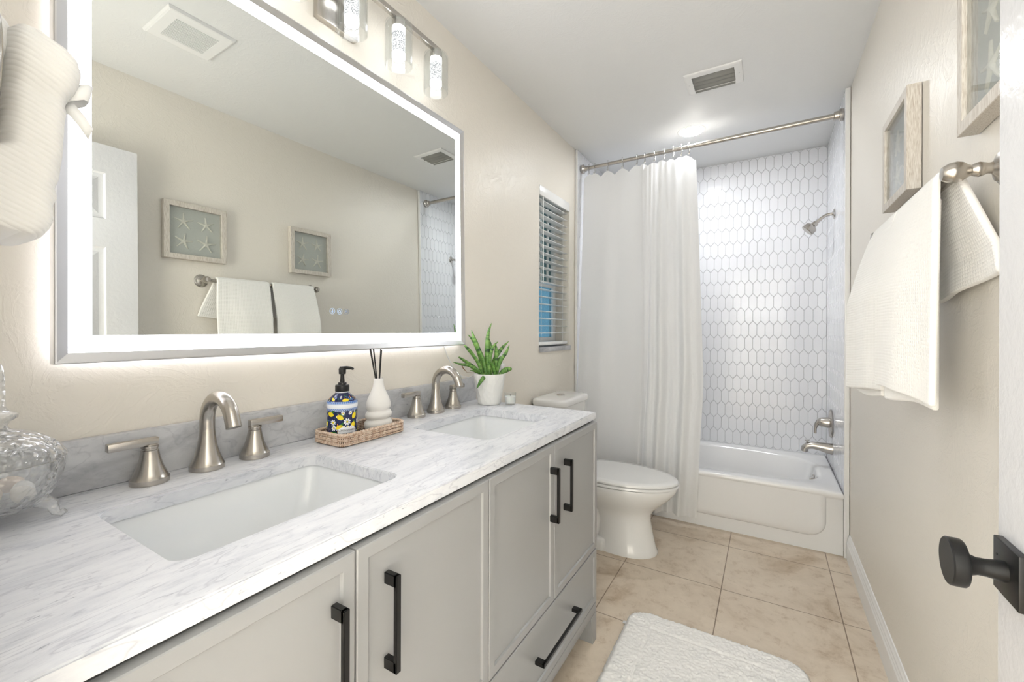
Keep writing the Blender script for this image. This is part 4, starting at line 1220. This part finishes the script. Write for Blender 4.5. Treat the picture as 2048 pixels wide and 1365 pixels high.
# reed diffuser
VX_, VY_, VZ_ = .125, .922, CTZ + .0052
vs = thing('ceramic_vase', 'white rippled ceramic diffuser vase on the wicker tray', 'vase', (VX_, VY_, VZ_))
prof = [(.030, 0), (.036, .003), (.0415, .012), (.0425, .020), (.0415, .027), (.0375, .033), (.0325, .036), (.0335, .038), (.0385, .042), (.0402, .048), (.0392, .055), (.0355, .0605), (.0315, .063), (.0330, .066), (.0362, .071), (.0370, .079), (.0350, .090), (.0305, .103), (.0245, .116), (.0190, .128), (.0158, .140), (.0146, .152), (.0145, .160), (.0135, .161), (.0125, .158), (.0125, .13)]
b_ = B(); seg = 48; rings = []
for r, z in prof:
    rr_ = []
    for j in range(seg):
        t = 2 * PI * j / seg; dz = .004 * math.sin(t + 1.2) * max(0, 1 - abs(z - .05) / .045)
        rr_.append(Vector((VX_ + r * math.cos(t), VY_ + r * math.sin(t), VZ_ + z + dz)))
    rings.append(rr_)
b_.loft(rings, True, True, True); b_.build('vase', M_vase, vs, ang=70)
tips = [(-.034, .004), (-.027, -.004), (-.022, .006), (-.018, -.002), (.006, .003), (.013, -.004)]
rd = Vector((c_, s_, 0)); fd = Vector((-s_, c_, 0))
nm = ['leftmost black reed leaning out of the white vase', 'second black reed from the left in the white vase', 'third black reed from the left in the white vase', 'fourth black reed from the left in the white vase', 'second black reed from the right in the white vase', 'rightmost black reed standing in the white vase']
for (a, d), lb in zip(tips, nm):
    base = Vector((VX_, VY_, VZ_ + .05)) + rd * (-a * .35) + fd * (-d * .5); top = Vector((VX_, VY_, VZ_ + .252 + random.uniform(-.003, .003))) + rd * a * .85 + fd * d * 1.5
    mid = base + (top - base) * .5
    tag(B().tube([base, mid, top], .0018, 8).build('diffuser_reed', M_reed), lb, 'reed', 'black reeds in the diffuser vase')

# ------------------------------------------------------------------ potted plant
PX, PY, PZ = .134, 1.523, CTZ
pl = thing('potted_snake_plant', 'green snake plant in a white dimpled pot at the far end of the countertop', 'potted plant', (PX, PY, PZ))
b_ = B(); seg = 60; rings = []
for r, z in [(.0, 0), (.046, 0), (.0495, .004), (.051, .012), (.055, .04), (.0605, .075), (.0655, .105), (.0690, .127), (.0690, .130), (.0665, .1305), (.0650, .127), (.0625, .108)]:
    rr_ = []
    for j in range(seg):
        t = 2 * PI * j / seg; k = 1.0
        if .01 < z < .125 and r > .05: k += .018 * mnoise.noise(Vector((math.cos(t) * 4, math.sin(t) * 4, z * 50)))
        rr_.append(Vector((PX + max(r, 1e-4) * k * math.cos(t), PY + max(r, 1e-4) * k * math.sin(t), PZ + z)))
    rings.append(rr_)
b_.loft(rings, True, True, False); b_.build('pot', M_pot, pl, ang=60)
B().lathe([(.063, .1085), (.03, .112), (.0, .114)], (PX, PY, PZ), seg=24, cap0=False).build('soil', M_soil, pl)
PXS = .00211
def ip(ix, iy, d):      # position in the plant: right offset, height, depth offset
    return Vector((PX, PY, PZ)) + rd * ((ix - 745) / 7.58 * PXS) + fd * d + Vector((0, 0, .130 + (822 - iy) / 7.58 * PXS))
leaves = [
    ([(705, 830), (705, 600), (708, 400), (720, 220), (775, 45)], [.010, .013, .012, .008, .0006], .00),
    ([(735, 830), (740, 640), (745, 480), (745, 380), (735, 290)], [.006, .011, .012, .010, .001], .012),
    ([(690, 830), (640, 620), (575, 470), (520, 340), (465, 155)], [.008, .011, .012, .013, .0006], -.005),
    ([(660, 830), (590, 600), (520, 400), (460, 290), (402, 225)], [.004, .006, .006, .005, .0006], .02),
    ([(650, 820), (580, 680), (500, 550), (430, 460), (365, 390)], [.007, .009, .009, .009, .003], -.02),
    ([(640, 825), (540, 760), (430, 680), (340, 620), (270, 572)], [.008, .009, .009, .007, .003], .0),
    ([(680, 830), (570, 790), (440, 700), (320, 680), (192, 640)], [.009, .010, .008, .006, .0006], -.03),
    ([(640, 835), (590, 815), (540, 790), (500, 775), (455, 768)], [.008, .008, .006, .004, .0006], -.035),
    ([(735, 830), (748, 640), (770, 500), (810, 400), (878, 330)], [.007, .008, .008, .006, .0006], -.01),
    ([(842, 835), (845, 690), (848, 560), (846, 450), (840, 365)], [.007, .009, .010, .008, .0008], .0),
    ([(760, 830), (800, 670), (860, 540), (940, 430), (1040, 328)], [.006, .009, .010, .008, .0008], .02),
    ([(850, 835), (880, 720), (930, 600), (1000, 500), (1050, 380)], [.006, .008, .009, .008, .0006], -.012),
    ([(840, 830), (860, 700), (875, 640), (895, 590), (912, 560)], [.004, .004, .004, .003, .0006], .035),
    ([(835, 830), (810, 740), (790, 690), (775, 665), (755, 650)], [.007, .009, .009, .008, .004], -.025),
    ([(885, 835), (940, 805), (1000, 770), (1050, 755), (1092, 750)], [.006, .011, .013, .011, .003], -.01),
    ([(740, 835), (700, 835), (655, 880), (610, 950), (570, 1025)], [.008, .009, .009, .007, .0008], -.062),
]
def leaf(ctrl, wd, d):
    b_ = B(); n = 18
    cp = [ip(x, y, (d * 1.0) * (.35 + .65 * i / 4) if d > -.05 else [-.03, -.060, -.072, -.072, -.070][i]) for i, (x, y) in enumerate(ctrl)]
    if cp[0].z > PZ + .112: cp[0].z = PZ + (.112 if d > -.05 else .128)
    # keep roots inside the pot
    o = Vector((PX, PY, 0)); q = Vector((cp[0].x, cp[0].y, 0)) - o
    if q.length > .05: q = q.normalized() * .05; cp[0].x, cp[0].y = o.x + q.x, o.y + q.y
    def cr(t):
        i = min(int(t * 4), 3); f = t * 4 - i
        p = [cp[max(i - 1, 0)], cp[i], cp[i + 1], cp[min(i + 2, 4)]]
        return .5 * ((2 * p[1]) + (-p[0] + p[2]) * f + (2 * p[0] - 5 * p[1] + 4 * p[2] - p[3]) * f * f + (-p[0] + 3 * p[1] - 3 * p[2] + p[3]) * f ** 3)
    V = []
    for k in range(n + 1):
        t = k / n; i = min(int(t * 4), 3); f = t * 4 - i; wv_ = .9 * (wd[i] + (wd[i + 1] - wd[i]) * f)
        p = cr(t); tg = (cr(min(1, t + .01)) - cr(max(0, t - .01))).normalized()
        sd = tg.cross(fd + Vector((.25, .1, .2))); sd = sd.normalized(); nn = sd.cross(tg).normalized()
        V.append([b_.bm.verts.new(p + sd * wv_ * a + nn * wv_ * .35 * (abs(a) ** 1.5)) for a in (-1, -.5, 0, .5, 1)])
    for k in range(n):
        for j in range(4):
            f = b_.face([V[k][j], V[k + 1][j], V[k + 1][j + 1], V[k][j + 1]])
            for l, (kk, jj) in zip(f.loops, ((k, j), (k + 1, j), (k + 1, j + 1), (k, j + 1))): l[b_.uv].uv = (jj * .004, kk * .008 + d * 3)
    b_.thick = .0012
    return b_.build('leaf', M_leaf, pl, ang=70)
for L3 in leaves: leaf(*L3)
b_ = B(); b_.tube([ip(285, 690, .05), ip(320, 760, .05), ip(380, 830, .05)], [.0012, .0022, .0004], 6)
M_dry = mat('dry_brown_leaf', (.34, .18, .08), .7)
# a withered leaf joins the plant behind the faucet
b_.tube([ip(380, 830, .05), ip(520, 832, .045), ip(640, 835, .03)], [.0006, .0006, .0006], 5)
o = b_.build('dry_leaf', M_dry, pl); o['label'] = 'dry brown leaf'

# candle
cd = thing('votive_candle', 'small white candle in a clear glass beside the plant pot', 'candle', (.2205, 1.553, CTZ))
B().lathe([(.0, .0), (.020, .0), (.0222, .003), (.0250, .050), (.0240, .0505), (.0215, .006), (.0, .005)], (.2205, 1.553, CTZ), seg=32).build('glass_cup', M_glass, cd)
B().lathe([(.0, .0055), (.0208, .0065), (.0228, .035), (.0, .0355)], (.2205, 1.553, CTZ), seg=32).build('wax', M_wax, cd)
B().tube([(.2205, 1.553, CTZ + .035), (.2208, 1.553, CTZ + .043)], .0008, 6).build('wick', M_ink, cd)

# outlet and the mirror cord
ol = thing('wall_outlet', 'white wall outlet and plug behind the potted plant', 'outlet', (0, 1.80, 1.02))
B().box(.0005, .006, 1.765, 1.835, .965, 1.08, .002).build('cover_plate', M_plastic, ol)
for z in (1.0, 1.045): B().box(.005, .0075, 1.783, 1.817, z - .014, z + .014, .002).build('socket', M_plastic, ol)
tag(B().box(.008, .030, 1.785, 1.815, .987, 1.013, .004).tube([(.003, 1.375, 1.118), (.004, 1.40, 1.068), (.006, 1.44, 1.012), (.012, 1.49, .974), (.018, 1.53, .967), (.018, 1.56, .972), (.014, 1.61, 1.0), (.016, 1.70, 1.01), (.022, 1.79, 1.003)], .0021, 8).build('power_cord', M_plastic), 'thin white power cord running from the mirror to the outlet behind the plant', 'cord')

# ------------------------------------------------------------------ cut glass candy jar
JX, JY = .1015, .1635
jr = thing('candy_jar', 'lidded cut crystal candy jar on small feet at the left end of the countertop', 'glass jar', (JX, JY, CTZ))
b_ = B(); seg = 64
def cutlathe(prof, amp=0.0, lob=16, mi=0, cap0=False, cap1=False):
    rings = []
    for r, z in prof:
        rings.append([Vector((JX + (r * (1 + amp * abs(math.sin(lob * PI * j / seg)))) * math.cos(2 * PI * j / seg), JY + (r * (1 + amp * abs(math.sin(lob * PI * j / seg)))) * math.sin(2 * PI * j / seg), CTZ + z)) for j in range(seg)])
    b_.loft(rings, True, cap0, cap1, mi)
cutlathe([(.001, .020), (.030, .020), (.048, .028), (.062, .045), (.071, .068), (.0755, .092), (.0755, .100), (.0725, .100), (.0690, .070), (.058, .046), (.040, .031), (.001, .027)], .03, 16)
for k in range(3):
    t = 2 * PI * k / 3 + math.radians(64)
    ux, uy = math.cos(t), math.sin(t)
    b_.tube([(JX + ux * .046, JY + uy * .046, CTZ + .032), (JX + ux * .062, JY + uy * .062, CTZ + .022), (JX + ux * .066, JY + uy * .066, CTZ + .008), (JX + ux * .072, JY + uy * .072, CTZ + .005), (JX + ux * .077, JY + uy * .077, CTZ + .009)], [.012, .009, .006, .0055, .005], 12)
b_.build('bowl', M_jar, jr, ang=50)
b_ = B()
cutlathe([(.0765, .1015), (.0770, .105), (.070, .118), (.058, .132), (.042, .143), (.026, .150), (.0135, .154), (.0105, .160), (.0130, .166), (.0215, .172), (.0225, .178), (.0125, .184), (.0085, .190), (.0080, .215), (.0070, .245), (.0045, .258), (.001, .262)], .025, 12)
for k in range(7):
    t0 = 2 * PI * k / 7 + .2
    fcx, fcz, fr_ = .061, .128, .0
    for q in range(8):
        a_ = 2 * PI * q / 8
        # petals of the pressed flowers lie on the sloping lid
        def onlid(du, dv):
            r = .061 - dv * .80; z = .1285 + dv * .60; t = t0 + du / .061
            return Vector((JX + r * math.cos(t), JY + r * math.sin(t), CTZ + z))
        c0 = onlid(.013 * math.cos(a_) * .62, .013 * math.sin(a_) * .62); e0 = onlid(.0145 * math.cos(a_), .0145 * math.sin(a_)); s0_ = onlid(.003 * math.cos(a_), .003 * math.sin(a_))
        b_.tube([s0_, s0_.lerp(e0, .35), c0, e0], [.0006, .0026, .0030, .0008], 8)
b_.build('lid', M_jar, jr, ang=50)
sh_col = [(.86, .80, .70), (.80, .66, .50), (.88, .86, .82), (.75, .60, .48)]
rj = random.Random(5)
M_shells = [mat('seashell_%d' % i, c, .6) for i, c in enumerate(sh_col)]
shells = [(-.02, -.02), (.025, -.012), (.0, .028), (-.03, .018), (.032, .022), (.004, -.036)]
wd_ = ['front', 'right', 'rear', 'left', 'upper', 'lower']
for k, (a, c) in enumerate(shells):
    q = B(); cx, cy, cz = JX + a, JY + c, CTZ + .050 + .006 * (k % 2)
    pr = [(.0, -.016), (.008, -.013), (.013, -.006), (.0135, .002), (.010, .010), (.004, .016), (.0, .018)]
    q.lathe(pr, (cx, cy, cz), (rj.uniform(-1, 1), rj.uniform(-1, 1), rj.uniform(.2, .8)), 14)
    tag(q.build('seashell', M_shells[k % 4]), 'pale seashell lying inside the crystal candy jar', 'seashell', 'seashells in the candy jar')
